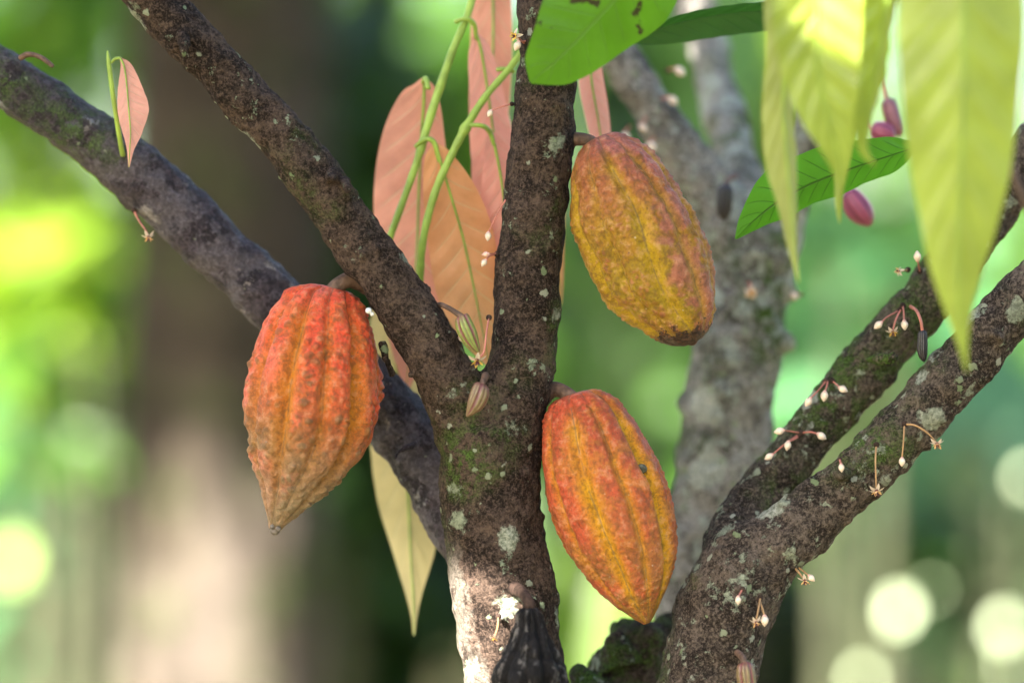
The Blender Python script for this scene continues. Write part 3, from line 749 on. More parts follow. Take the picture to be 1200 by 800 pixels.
kn3 = [[(915, 400, Y3 - 0.01, 12), (924, 400, Y3 - 0.02, 9)], [(912, 330, Y3, 12), (926, 335, Y3 - 0.01, 10), (932, 350, Y3, 6)], [(800, 470, Y3, 10), (793, 470, Y3, 6)]]
tubes = [to_world(x) for x in (trunk3, m1, m2, m3)] + [to_world(k) for k in kn3]
grow_tree(TR3, tubes, ['trunk', 'limb', 'limb', 'limb'] + [None] * 3, [M['bark_grey']] * 4 + [0, 0, 0], 0.0032, seed=3, amp=(0.0030, 0.0012))

# broken mossy stump between the trunks
st = [[(735, 2200, 0.10, 130), (742, 1200, 0.10, 80), (745, 950, 0.10, 66), (746, 830, 0.10, 60), (750, 775, 0.10, 52), (757, 740, 0.10, 40)],
      [(700, 830, 0.06, 30), (682, 800, 0.05, 22), (676, 785, 0.05, 12)], [(770, 760, 0.11, 40), (790, 730, 0.12, 22), (800, 712, 0.12, 9)], [(725, 780, 0.07, 26), (720, 752, 0.07, 14), (727, 738, 0.07, 5)]]
TS = thing('tree_stump', 'dark broken mossy stump between the two trunks at the bottom', 'stump', base_of(745, D0 + 0.10))
grow_tree(TS, [to_world(x) for x in st], ['trunk', None, None, None], [M['bark_mossy'], 0, 0, 0], 0.003, seed=5, amp=(0.006, 0.002), smooth_it=3)

# ------------------------------------------------------------------ new leaves on green shoots, behind the fork
def shoot(label, stem_rows, leaves, petioles, loc, group='shoots of young leaves'):
    t = thing('leafy_shoot', label, 'shoot', loc, group)
    W = catmull(to_world(stem_rows), 14)
    R_ = W[:, 3] * 0.86 * (1 + 0.05 * np.sin(np.arange(len(W)) * 0.9))
    for q in petioles:
        d_ = np.linalg.norm(W[:, :3] - np.array(P(*q[0][:3])), axis=1)
        R_ = R_ * (1 + 0.38 * np.exp(-(d_ / (7 * U)) ** 2))
    mk('stem', *tube(W[:, :3], R_, 12), M['stalk_green'], t)
    for rows, mat, kw in leaves:
        lf = leaf_blade('leaf', rows, M[mat], t, **kw)
        midrib([(a, b, c - 0.0012, l, r) for a, b, c, l, r in rows], M['stalk_green'] if 'pink' in mat or 'peach' in mat else M['stalk_green'], lf)
    for p in petioles: stalk('petiole', p, M['stalk_green'], t, 10, 8)
    return t
Z1 = 0.11
shoot('long green shoot hung with broad pink, peach and beige leaves', [(600, -420, 0.16, 7), (575, -120, 0.080, 6.5), (553, 0, 0.065, 5), (530, 60, 0.055, 5.2), (508, 125, 0.050, 6), (485, 200, 0.050, 5), (457, 278, 0.055, 5), (440, 330, 0.070, 5)],
      [([(496, 92, 0.068, 3, 3), (497, 110, 0.070, 26, 16), (494, 160, 0.080, 46, 27), (491, 220, 0.085, 53, 34), (489, 285, 0.085, 50, 38), (485, 350, 0.085, 40, 34), (480, 410, 0.098, 22, 20), (476, 460, 0.110, 2, 2)], 'leaf_pink', dict(fold=0.16, corr=0.055, nv=10, wave=0.05)),
       ([(510, 168, 0.044, 2, 2), (514, 182, 0.045, 17, 14), (527, 225, 0.050, 32, 30), (543, 280, 0.058, 42, 36), (556, 340, 0.060, 44, 30), (566, 390, 0.060, 28, 20), (574, 430, 0.055, 2, 2)], 'leaf_peach', dict(fold=0.12, corr=0.055, nv=9, wave=0.05)),
       ([(455, 318, 0.125, 3, 3), (458, 345, 0.13, 18, 18), (464, 420, 0.132, 36, 36), (472, 500, 0.13, 40, 44), (478, 580, 0.125, 37, 42), (481, 645, 0.12, 21, 29), (484, 695, 0.115, 9, 11), (485, 722, 0.112, 3.5, 4), (485, 744, 0.11, 1, 1)], 'leaf_beige', dict(fold=0.12, corr=0.035, nv=13))],
      [[(487, 172, 0.049, 2.6), (494, 166, 0.045, 2.6), (503, 163, 0.042, 3), (510, 170, 0.044, 3), (514, 190, 0.047, 2.2)], [(502, 104, 0.050, 3), (499, 92, 0.055, 3), (496, 96, 0.065, 3)],
       [(533, 26, 0.057, 2.6), (541, 23, 0.055, 2.6), (549, 23, 0.055, 3), (556, 30, 0.060, 3), (558, 46, 0.065, 2.2)]], P(600, -420, 0.16))
Z2 = 0.08
shoot('shorter green shoot crossing in front of the peach leaf, beside the upright limb', [(660, -160, 0.14, 6), (626, 20, 0.070, 6), (606, 68, 0.055, 5), (570, 112, 0.045, 5), (548, 146, 0.040, 5.6), (530, 180, 0.038, 5.5), (510, 225, 0.038, 5.5), (496, 280, 0.040, 5.2), (492, 335, 0.050, 5)],
      [([(574, 154, 0.052, 2, 2), (580, 172, 0.056, 12, 12), (588, 215, 0.062, 24, 24), (594, 270, 0.065, 29, 26), (597, 330, 0.065, 22, 22), (598, 380, 0.062, 2, 2)], 'leaf_pale_pink', dict(fold=0.2, corr=0.04, nv=10))],
      [[(544, 151, 0.040, 2.6), (553, 147, 0.038, 2.6), (566, 148, 0.040, 3), (574, 155, 0.050, 3), (579, 170, 0.054, 2.2)], [(582, 82, 0.055, 2.6), (592, 81, 0.055, 2.6), (603, 84, 0.055, 2.6)]], P(660, -160, 0.14))

def hanging_leaf(label, rows, mat, loc_i=0, group=None, cat='leaf', rib=True, rib_mat='stalk_green', petiole=None, name='leaf', **kw):
    t = thing(name, label, cat, P(rows[loc_i][0], rows[loc_i][1], rows[loc_i][2]), group)
    leaf_blade('blade', rows, M[mat], t, **kw)
    if rib: midrib([(a, b, c - 0.001, l, r) for a, b, c, l, r in rows], M[rib_mat], t)
    if petiole: stalk('petiole', petiole, M[rib_mat], t, 10, 8)
    return t
PK = 'young pink leaves behind the upright limb'
hanging_leaf('tall salmon leaf hanging from beyond the top edge, left of the upright limb', [(575, -70, 0.14, 4, 4), (577, -40, 0.115, 20, 18), (578, 20, 0.11, 26, 22), (577, 90, 0.105, 27, 22), (574, 150, 0.10, 24, 20), (571, 200, 0.10, 14, 14), (570, 245, 0.10, 2, 2)], 'leaf_pink', group=PK, fold=0.2, corr=0.055, nv=12, wave=0.07)
hanging_leaf('long rose leaf with a curled edge, touching the upright limb', [(558, 40, 0.068, 3, 3), (564, 60, 0.07, 14, 12), (572, 110, 0.076, 21, 20), (580, 170, 0.082, 27, 24), (586, 230, 0.084, 30, 22), (588, 285, 0.085, 22, 18), (588, 330, 0.085, 3, 3)], 'leaf_pale_pink', group=PK, fold=0.25, corr=0.06, nv=12, roll=0.3, wave=0.08)
hanging_leaf('narrow pink leaf hanging behind the golden pod stalk', [(688, 40, 0.07, 4, 4), (690, 64, 0.07, 12, 12), (694, 100, 0.072, 15, 15), (701, 140, 0.075, 14, 14), (707, 180, 0.078, 10, 10), (712, 225, 0.08, 2, 2)], 'leaf_pale_pink', group=PK, fold=0.9, corr=0.06, nv=12)
hanging_leaf('slim pink leaf tip showing past the upright limb beside the golden pod', [(640, 150, 0.11, 4, 4), (642, 190, 0.11, 24, 18), (646, 250, 0.11, 28, 16), (652, 305, 0.11, 18, 9), (656, 335, 0.11, 8, 4), (657, 358, 0.11, 1, 1)], 'leaf_peach', group=PK, fold=0.2, corr=0.03)
# small sprout at the upper left
t = thing('leafy_shoot', 'tiny sprout bearing one pale pink leaf on the purple limb', 'shoot', P(142, 165, 0.0), 'shoots of young leaves')
stalk('stem', [(144, 182, 0.03, 3.2), (140, 160, 0.02, 3), (133, 115, 0.012, 3), (128, 75, 0.01, 3), (126, 60, 0.01, 1)], M['stalk_green'], t, 10)
rw = [(141, 68, 0.008, 1, 1), (146, 80, 0.006, 6, 9), (149, 105, 0.004, 13, 17), (151, 130, 0.002, 15, 22), (153, 155, 0.002, 11, 13), (152, 175, 0.003, 4, 5), (151, 196, 0.004, 0.7, 0.7)]
lf = leaf_blade('leaf', rw, M['leaf_pale_pink'], t, fold=0.25, corr=0.04, nv=10, roll=-0.3)
midrib([(a, b, c - 0.001, l, r) for a, b, c, l, r in rw], M['stalk_green'], lf, 1.3, 0.4)
stalk('petiole', [(130, 74, 0.01, 1.6), (135, 69, 0.009, 1.8), (141, 68, 0.008, 1.8)], M['stalk_green'], t, 8)
# curled dry twig
tag(stalk('dry_twig', [(24, 68, 0.03, 3.5), (32, 64, 0.025, 3.5), (42, 65, 0.02, 3), (52, 70, 0.015, 3), (62, 78, 0.012, 2.5)], M['stalk_brown'], None), 'short curled dry twig on the purple limb', 'twig')

# green leaves
hanging_leaf('bright green insect-nibbled leaf hanging over the top of the upright limb', [(800, -110, -0.10, 6, 6), (772, -70, -0.105, 40, 44), (735, -18, -0.11, 66, 62), (690, 32, -0.11, 62, 48), (655, 68, -0.108, 42, 36), (634, 86, -0.105, 26, 20), (622, 97, -0.10, 2, 2)], 'leaf_green', rib=False, fold=0.1, corr=0.02, wave=0.06, roll=0.25)
hanging_leaf('dark green leaf seen edge-on at the top, curling under', [(735, 48, 0.04, 1, 1), (760, 38, 0.045, 9, 12), (800, 26, 0.05, 14, 19), (850, 17, 0.055, 15, 20), (900, 13, 0.06, 14, 22), (950, 10, 0.07, 14, 18), (1010, 8, 0.08, 3, 3)], 'leaf_dark', rib=False, fold=-0.5, roll=-0.9, corr=0.03)
hanging_leaf('broad mid-green leaf reaching left from behind the yellow leaves', [(1075, 172, 0.0, 5, 5), (1045, 182, 0.0, 19, 22), (1000, 197, 0.0, 28, 27), (950, 216, 0.0, 33, 28), (910, 238, 0.002, 30, 24), (882, 260, 0.004, 16, 14), (862, 280, 0.006, 1, 1)], 'leaf_mid', rib=False, fold=0.35, corr=0.03, wave=0.10, roll=0.45)

# yellow leaves in front
t = thing('leafy_shoot', 'drooping shoot of large yellow-green leaves in front of everything', 'shoot', P(1080, -260, -0.30), 'shoots of young leaves')
stalk('stem', [(1700, -1250, -0.1, 14), (1400, -700, -0.24, 11), (1150, -300, -0.30, 9), (1050, -200, -0.30, 7), (960, -150, -0.27, 5)], M['stalk_green'], t, 12)
def yleaf(rows, mat, pet, **kw):
    lf = leaf_blade('leaf', rows, M[mat], t, nu=18, nl=90, **kw)
    midrib([(a, b, c - 0.001, l, r) for a, b, c, l, r in rows], M['stalk_green'], lf, 2.6, 0.5)
    stalk('petiole', pet, M['stalk_green'], t, 10)
    return lf
yleaf([(1128, -250, -0.30, 4, 4), (1130, -190, -0.31, 45, 45), (1130, -90, -0.32, 68, 66), (1129, 20, -0.325, 73, 73), (1129, 110, -0.325, 71, 68), (1127, 190, -0.322, 60, 61), (1124, 255, -0.318, 46, 48), (1122, 310, -0.314, 33, 34), (1124, 360, -0.31, 18, 17), (1128, 400, -0.306, 7, 7), (1133, 436, -0.30, 1, 1)], 'leaf_yellow', [(1150, -300, -0.30, 4), (1138, -285, -0.305, 4), (1128, -250, -0.30, 4)], fold=0.28, corr=0.035, nv=13, wave=0.09)
yleaf([(955, -190, -0.27, 4, 4), (955, -140, -0.28, 34, 34), (956, -60, -0.285, 52, 50), (957, 20, -0.285, 53, 53), (960, 80, -0.283, 46, 47), (968, 130, -0.28, 33, 35), (978, 170, -0.276, 18, 20), (984, 200, -0.272, 8, 8), (984, 224, -0.27, 1, 1)], 'leaf_yellow', [(1000, -172, -0.28, 4), (972, -200, -0.275, 4), (955, -190, -0.27, 4)], fold=-0.22, corr=0.085, nv=12, wave=0.10)
yleaf([(1068, -210, -0.26, 3, 3), (1062, -150, -0.265, 24, 24), (1050, -70, -0.27, 38, 30), (1040, 0, -0.27, 42, 26), (1030, 60, -0.268, 36, 24), (1022, 110, -0.265, 24, 22), (1016, 150, -0.262, 12, 13), (1016, 175, -0.26, 6, 6), (1026, 194, -0.258, 1, 1)], 'leaf_yellow', [(1080, -230, -0.29, 4), (1070, -230, -0.27, 4), (1068, -210, -0.26, 3.5)], fold=0.5, corr=0.08, nv=12, wave=0.12, roll=lambda v: 0.35 + 0.5 * v)
yleaf([(925, -110, -0.20, 3, 3), (922, -40, -0.205, 20, 20), (918, 60, -0.21, 16, 16), (918, 130, -0.21, 19, 20), (922, 190, -0.208, 19, 20), (927, 240, -0.205, 12, 12), (931, 290, -0.202, 6, 6), (936, 330, -0.20, 1, 1)], 'leaf_olive', [(960, -150, -0.27, 4), (935, -140, -0.23, 4), (925, -110, -0.20, 3.5)], fold=0.6, corr=0.05, nv=12, roll=0.5)
hanging_leaf('short narrow yellow-green leaf tip dangling beside the magenta pod', [(1000, 60, -0.16, 2, 2), (994, 110, -0.16, 14, 12), (988, 170, -0.16, 12, 12), (984, 215, -0.16, 6, 6), (983, 240, -0.16, 4, 4), (984, 262, -0.16, 0.6, 0.6)], 'leaf_yellow', rib=False, fold=0.3)
tag(stalk('twig', [(1165, 120, -0.22, 4), (1178, 170, -0.24, 4.5), (1192, 215, -0.25, 5.5), (1215, 260, -0.26, 6.5), (1300, 420, -0.3, 7)], M['stalk_brown'], None), 'thin brown twig in front of the limb by the right edge', 'twig')

# ------------------------------------------------------------------ flowers and buds
def leaf_shape(L, W, n=6, cup=0.3):
    V, F = [], []
    for i in range(n + 1):
        s = i / n
        w = W * math.sin(math.pi * min(1, 0.12 + 0.88 * s)) ** 0.8 * (1 if i < n else 0.05)
        for k in (-1, 0, 1):
            V.append((s * L, k * w, -cup * L * s * s + abs(k) * w * 0.4))
    for i in range(n):
        for k in range(2): F.append((i * 3 + k, i * 3 + k + 1, i * 3 + k + 4, i * 3 + k + 3))
    return V, F
def flower(label, px, py, dy, size, stem_rows, stem_mat='stalk_pink', tan=False, group='open cacao flowers', face=(0.1, -0.5, -1)):
    c = P(px, py, dy)
    t = thing('cacao_flower', label, 'flower', c, group)
    s = size * U
    q = Vector(face).to_track_quat('Z', 'Y').to_matrix()
    a0 = random.uniform(0, 6)
    sv, sf = leaf_shape(s * 0.62, s * 0.15, cup=0.35)
    pv, pf = leaf_shape(s * 0.42, s * 0.12, cup=-0.7)
    for k in range(5):
        for base, mat, nm, off, lift in ((sv, M['petal'], 'sepal', 0, 0), (pv, M['petal_tan'] if tan else M['petal_yellow'], 'petal', 0.63, s * 0.10)):
            ang = a0 + off + 2 * math.pi * k / 5 + random.uniform(-0.15, 0.15)
            W = []
            tlt = random.uniform(-0.25, 0.15)
            for x, y, z in base:
                z2 = z + x * tlt
                W.append(c + q @ Vector((x * math.cos(ang) - y * math.sin(ang), x * math.sin(ang) + y * math.cos(ang), z2 + lift)))
            mk(nm, W, sf, mat, t)
    parts = []
    for k in range(5):
        ang = a0 + 0.3 + 2 * math.pi * k / 5
        d = q @ Vector((0.35 * math.cos(ang), 0.35 * math.sin(ang), 1))
        Cc = [c + d * (s * 0.5 * u_) for u_ in (0, 0.33, 0.66, 1)]
        parts.append(tube(np.array(Cc), np.array([0.05, 0.045, 0.035, 0.012]) * s, 6))
    parts.append(blob(c, s * 0.13))
    mk('stamen', *merge(parts), M['stamen'], t)
    mk('cushion', *blob(P(*stem_rows[0][:3]), 3.6 * U, (0.3, 0.2, 1)), M['stalk_dark'], t)
    stalk('stalk', stem_rows + [(px, py, dy, 1.4)], M[stem_mat], t, 6, k=0.75)
    return t
def bud(label, px, py, dy, size, stem_rows, stem_mat='stalk_pink', mat='bud', axis=(0, 0, -1), group='closed cacao flower buds'):
    c = P(px, py, dy)
    t = thing('cacao_bud', label, 'bud', c, group)
    size *= random.uniform(0.72, 0.95)
    v, f = blob(c, size * U, axis, prof=[(-1.0, 0.15), (-0.8, 0.5), (-0.3, 0.78), (0.3, 0.7), (0.8, 0.36), (1.15, 0.04)], seg=10)
    mk('blossom', v, f, M[mat], t)
    a = Vector(axis).normalized()
    mk('calyx', *blob(c - a * size * U * 0.85, size * U * 0.42, a), M['blush'], t)
    if stem_rows: mk('cushion', *blob(P(*stem_rows[0][:3]), random.uniform(2.6, 4) * U, (0.3, 0.2, 1)), M['stalk_dark'], t)
    if stem_rows: stalk('stalk', stem_rows + [(px - a.x * size * 0.9, py + a.z * size * 0.9, dy, 1.3)], M[stem_mat], t, 6, k=0.75)
    return t

flower('open yellow-tipped flower nestled in the fork under the green small pod', 559, 421, -0.045, 19, [(573, 372, -0.028, 1.6), (570, 390, -0.04, 1.6), (567, 412, -0.046, 1.6)])
bud('white bud tucked behind the small green pod in the fork', 541, 397, -0.024, 6, [(530, 400, -0.012, 1.5)], axis=(0.6, -0.2, -0.7))
bud('white drop-shaped bud on a thin stalk against the rose leaf', 574, 133, -0.006, 6, [(600, 122, -0.006, 1.6), (588, 125, -0.007, 1.4)], axis=(-0.5, 0, -0.85))
bud('white bud dangling beside the upright limb, upper of the pair', 572, 277, -0.008, 6.5, [(594, 232, -0.008, 1.5), (583, 250, -0.01, 1.3)], axis=(-0.1, 0, -1))
bud('single white bud below another beside the upright limb, over the peach leaf', 567, 308, -0.01, 5.5, [(582, 298, -0.008, 1.6), (574, 300, -0.01, 1.4)], axis=(-0.5, 0, -0.8))
bud('small blush bud pointing left from the edge of the upright limb', 569, 298, -0.014, 4.5, [(583, 297, -0.008, 1.5)], axis=(-1, 0, -0.1), mat='blush')
flower('cream flower cluster against the upright limb under the bright green leaf', 604, 42, -0.02, 14, [(616, 52, -0.01, 2)], tan=False, face=(-0.6, -0.7, -0.2))
bud('pale bud below the cream flower under the bright green leaf', 606, 54, -0.02, 6, [(617, 48, -0.012, 1.8)], axis=(-0.4, 0, -0.9))
flower('brown-centred white flower hanging under the purple limb', 174, 277, 0.03, 14, [(157, 247, 0.048, 2), (163, 259, 0.04, 1.6), (170, 269, 0.034, 1.5)], tan=True)
# on the lower slanting limb
flower('tan flower at the end of an arching stalk off the lower slanting limb', 1098, 519, -0.035, 15, [(1060, 497, -0.03, 1.8), (1072, 498, -0.036, 1.5), (1087, 507, -0.036, 1.4)], 'stalk_tan', True)
bud('pinkish bud on a straight stalk beside the arching flower of the lower slanting limb', 1057, 541, -0.036, 6.5, [(1060, 496, -0.03, 1.8), (1059, 515, -0.036, 1.3)], 'stalk_tan')
flower('tan flower hanging straight down on a long stalk below the lower slanting limb', 1027, 574, -0.037, 16, [(1027, 521, -0.03, 2), (1026, 540, -0.037, 1.4)], 'stalk_tan', True)
bud('short-stalked white bud in a rough knot on the lower slanting limb', 986, 548, -0.046, 6, [(984, 538, -0.036, 1.6)], axis=(0.1, 0, -1))
flower('cream flower under the crotch of the mossy trunk, on two pale stalks', 943, 679, -0.02, 14, [(926, 660, -0.01, 2.5), (934, 668, -0.018, 2)], 'stalk_tan', True)
bud('white bud beside the cream flower under the crotch of the mossy trunk', 951, 677, -0.022, 6, [(930, 660, -0.01, 2.0)], 'stalk_tan', axis=(0.6, 0, -0.6))
flower('pale flower hanging on the mossy trunk above the rosy pod', 886, 728, -0.054, 13, [(891, 700, -0.036, 1.8), (889, 712, -0.05, 1.4)], 'stalk_tan', True)
bud('fat cream bud beside the pale flower on the mossy trunk', 896, 727, -0.052, 7, [(890, 702, -0.036, 1.8), (894, 714, -0.05, 1.4)], 'stalk_tan')
bud('lone white bud on the shaded face of the mossy trunk', 865, 703, -0.056, 5, [(870, 690, -0.045, 1.4)])
# on the upper slanting limb
for lb_, px, py, rows, ax in (
    ('white bud leading the trio midway up the upper slanting limb', 947, 471, [(968, 446, 0.028, 1.4), (960, 456, 0.018, 1.3)], (-0.5, 0, -0.8)),
    ('white bud in the middle of the trio midway up the upper slanting limb', 966, 464, [(970, 446, 0.028, 1.4), (969, 452, 0.02, 1.3)], (-0.1, 0, -1)),
    ('pinkish bud ending the trio midway up the upper slanting limb', 988, 456, [(975, 446, 0.028, 1.4), (981, 451, 0.02, 1.3)], (0.8, 0, -0.4)),
    ('white bud pointing right from the low knot of the upper slanting limb', 963, 511, [(940, 507, 0.028, 1.8), (950, 506, 0.02, 1.4)], (0.8, 0, -0.5)),
    ('small white bud pointing left from the low knot of the upper slanting limb', 913, 505, [(938, 507, 0.028, 1.6), (926, 505, 0.02, 1.4)], (-0.9, 0, -0.2)),
    ('tiny white bud between two larger ones, low on the upper slanting limb', 923, 522, [(936, 511, 0.028, 1.4), (930, 515, 0.02, 1.2)], (-0.2, 0, -1)),
    ('lowest white bud on a long pink stalk, upper slanting limb', 901, 535, [(936, 509, 0.028, 1.8), (920, 520, 0.018, 1.5)], (-0.8, 0, -0.5)),
    ('white bud left of the open flower high on the upper slanting limb', 1029, 381, [(1053, 364, 0.03, 1.5), (1040, 371, 0.018, 1.3)], (-0.7, 0, -0.6)),
    ('white bud beneath a red stalk by the tiny blackened pod', 1060, 381, [(1058, 358, 0.03, 1.5), (1059, 366, 0.02, 1.3)], (0.1, 0, -1)),
    ('white bud near the top of the upper slanting limb, beside the yellow leaf', 1075, 300, [(1078, 318, 0.04, 1.5)], (-0.05, 0, 1))):
    bud(lb_, px, py, 0.012, 6.2, rows, axis=ax)
flower('open flower in the high cluster on the upper slanting limb', 1046, 388, 0.01, 14, [(1056, 362, 0.03, 1.6), (1050, 374, 0.016, 1.4)])
flower('withered curled flower at the upper edge of the upper slanting limb', 1054, 318, 0.03, 11, [(1064, 316, 0.045, 1.6)], 'stalk_tan', True, face=(-0.7, -0.3, 0.2))
# on the grey tree
for lb_, px, py, sz in (('soft white bud on the grey tree limb right of the golden pod top', 734, 160, 8), ('pink-white bud between two others on the grey tree limb', 754, 150, 7), ('broad pale bud lowest on the grey tree limb behind the golden pod', 764, 172, 9),
                        ('round beige bud standing clear of the grey limb at the top', 789, 118, 8), ('pale bud above the round beige bud beside the grey limb', 797, 84, 8), ('white bud on the knobbly edge of the grey trunk', 931, 347, 6)):
    bud(lb_, px, py, Y3 - 0.035, sz, [(px + (8 if px > 900 else -14 if px > 780 else 4), py + (-2 if px > 780 else -12), Y3 - 0.01, 2)], axis=(0.5, -0.3, -0.5), mat='bud', group='buds on the grey tree')
flower('blurred pale flower flat on the grey trunk right of the golden pod', 880, 343, Y3 - 0.07, 16, [(878, 330, Y3 - 0.045, 2)], tan=True, face=(0.1, -1, -0.2))
flower('tiny cream flower stuck to the trunk beside the black pod', 579, 747, -0.062, 10, [(584, 722, -0.045, 1.4), (583, 735, -0.058, 1.3)], 'stalk_tan')
# ------------------------------------------------------------------ the place behind: ground, shade trees, bushes
def ground():
    t = NT('leaf_litter_ground')
    n = t.noise(3, 6, 0.65); n2 = t.noise(18, 5, 0.6)
    c = t.mix(t.smooth(n2, 0.35, 0.65), (0.06, 0.042, 0.026), (0.17, 0.12, 0.07))
    c = t.mix(t.smooth(n, 0.48, 0.62), c, (0.05, 0.09, 0.02))
    return t.bsdf(c, 0.9, t.bump(n2, 0.03), 0.2)
V, F = [], []
n = 60
for i in range(n + 1):
    for j in range(n + 1):
        x, y = -90 + 180 * i / n, -60 + 180 * j / n
        V.append((x, y, 0.12 * noise.noise(Vector((x * 0.15, y * 0.15, 0))) - 0.02))
for i in range(n):
    for j in range(n): F.append((i * (n + 1) + j, (i + 1) * (n + 1) + j, (i + 1) * (n + 1) + j + 1, i * (n + 1) + j + 1))
tag(mk('ground', V, F, ground()), 'brown leaf-littered ground of the cacao grove', None, None, 'structure')

FM = {
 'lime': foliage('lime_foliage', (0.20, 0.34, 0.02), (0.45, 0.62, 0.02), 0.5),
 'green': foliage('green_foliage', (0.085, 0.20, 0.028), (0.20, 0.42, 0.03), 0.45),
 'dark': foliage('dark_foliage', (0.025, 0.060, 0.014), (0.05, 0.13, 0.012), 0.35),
 'teal': foliage('blue_green_foliage', (0.055, 0.16, 0.065), (0.12, 0.32, 0.10), 0.4, rough=0.3),
 'pale': foliage('pale_foliage', (0.34, 0.42, 0.16), (0.5, 0.6, 0.2), 0.3, rough=0.24),
 'cacao': foliage('cacao_crown_foliage', (0.045, 0.12, 0.016), (0.10, 0.28, 0.015), 0.4),
 'fallen': foliage('fallen_leaves', (0.50, 0.42, 0.32), (0.4, 0.3, 0.15), 0.1),
}
M['trunk_bg'] = bark('shade_tree_bark', (0.022, 0.017, 0.012), (0.10, 0.080, 0.058), patch_amt=0.35, patch_scale=6, moss_amt=0.6, patch=(0.17, 0.14, 0.11), blotch=(0.02, 0.016, 0.012), blotch_amt=0.52, crust=0.2, speck_amt=0.9, fs=0.3, sun_streak=(0.19, 0.158, 0.132))
M['stem_green'] = simple('banana_stem', (0.055, 0.10, 0.03), 0.6, 0.4, 12)
M['stem_bg'] = simple('bush_stem', (0.05, 0.055, 0.028), 0.8, 0.4, 20)

# the crown of the fruiting tree, overhead and out of the frame: it keeps the pods in shade
WINDOWS += [(P(536, 690, -0.02), -0.005), (P(547, 740, -0.03), 0.004), (P(552, 797, -0.02), 0.004), (P(1035, 50, -0.27), 0.012), (P(835, 60, 0.45), -0.005)]
def crown_over(root, pts, r_, n, size, mat):
    leaf_cloud(ellipsoid_points(pts, r_, n, clumps=0), size, mat, 'crown', root, win=True, droop=0.5)
sc0 = P(620, 380, 0.0) + SUN * 2.0
crown_over(TR, sc0, (0.75, 0.75, 0.38), 620, 0.27, FM['cacao'])
crown_over(TR2, P(1150, 300, 0.1) + SUN * 2.2, (0.7, 0.7, 0.35), 260, 0.26, FM['cacao'])
crown_over(TR3, P(850, 300, 0.4) + SUN * 2.4, (0.6, 0.7, 0.4), 260, 0.26, FM['cacao'])

def bush(label, px, py, d, rpx, hpx, n, leaf, mat, depth=0.6, clumps=10, name='bush', cat='bush', group=None, droop=0.5, stems=3, up=None, flat=0.5):
    c = B(px, py, d)
    k = K * d
    t = thing(name, label, cat, (c.x, d, 0), group)
    leaf_cloud(ellipsoid_points(c, (rpx * k, depth, hpx * k), n, clumps=clumps, spread=0.3), leaf, mat, 'foliage', t, droop=droop, flat=flat, up=up)
    if stems:
        parts = []
        for i in range(stems):
            a = random.uniform(0, 6.3)
            top = c + Vector((math.cos(a) * rpx * k * 0.5, math.sin(a) * depth * 0.5, hpx * k * 0.4))
            base = Vector((c.x + math.cos(a) * 0.05, d + math.sin(a) * 0.05, -0.05))
            mid_ = base.lerp(top, 0.5) + Vector((random.uniform(-.05, .05), random.uniform(-.05, .05), 0))
            W = catmull([(*base, 0.03), (*mid_, 0.02), (*top, 0.008)], 8)
            parts.append(tube(W[:, :3], W[:, 3], 7))
        mk('stem', *merge(parts), M['stem_bg'], t)
    return t

def shade_tree(label, px, d, r, lean, crown_c, crown_r, n, mat, bark_m, leaf=0.22, hgt=5.0):
    c = B(px, 400, d)
    t = thing('shade_tree', label, 'tree', (c.x, d, 0), 'tall shade trees')
    W = catmull([(c.x - lean * 0.2, d, -0.1, r * 1.5), (c.x - lean * 0.12, d, 0.25, r * 1.12), (c.x, d, 1.2, r), (c.x + lean * 0.4, d, 2.4, r * 0.95), (c.x + lean, d, hgt, r * 0.7)], 24)
    v, f = tube(W[:, :3], W[:, 3], 56)
    v = np.array(v)
    for i in range(len(v)):
        p = Vector(v[i]); ax = Vector((c.x, d, p.z)); dr = (p - ax)
        dr.z = 0
        if dr.length > 1e-4:
            v[i] = p + dr.normalized() * (0.10 * r * noise.noise(Vector((dr.normalized().x * 1.6, dr.normalized().y * 1.6, p.z * 0.9)) * 1.5) + 0.012 * noise.noise(p * 9))
    mk('trunk', v, f, bark_m, t)
    leaf_cloud(ellipsoid_points(crown_c, crown_r, n, clumps=14, spread=0.3), leaf, mat, 'crown', t, win=True)
    return t
WINDOWS += [(B(300, 690, 6.82), 0.16), (B(1052, 715, 7.2), 0.08), (B(1182, 755, 7.2), 0.12), (B(1012, 795, 7.2), 0.07), (B(1205, 560, 7.2), 0.06), (B(985, 600, 7.2), 0.05), (B(705, 350, 9.0), 0.0), (B(745, 430, 9.0), 0.01), (B(955, 425, 8.4), 0.01), (B(1000, 300, 8.4), 0.0)]
c7 = B(275, 200, 7.0) + SUN * 3.6
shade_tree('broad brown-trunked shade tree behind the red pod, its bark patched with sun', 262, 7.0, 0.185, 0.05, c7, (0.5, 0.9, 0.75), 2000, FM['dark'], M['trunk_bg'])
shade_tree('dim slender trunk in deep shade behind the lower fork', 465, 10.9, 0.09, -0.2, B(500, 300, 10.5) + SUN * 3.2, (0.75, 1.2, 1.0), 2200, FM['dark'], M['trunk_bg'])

shade_tree('unseen grey-brown shade tree off to the right, added to shade the plants there', 1420, 9.5, 0.13, -0.5, B(1010, 420, 9.0) + SUN * 3.6, (1.0, 1.4, 0.9), 2300, FM['dark'], M['trunk_bg'])  # added out of view so its crown shades the right background
shade_tree('unseen shade tree off right, its crown added to darken the gap between the pods', 1700, 11.5, 0.15, -0.8, B(680, 300, 10.0) + SUN * 4.2, (0.55, 1.1, 0.8), 1000, FM['dark'], M['trunk_bg'])  # also out of view, added to shade the middle gap

G = 'bushes and saplings of the grove behind'
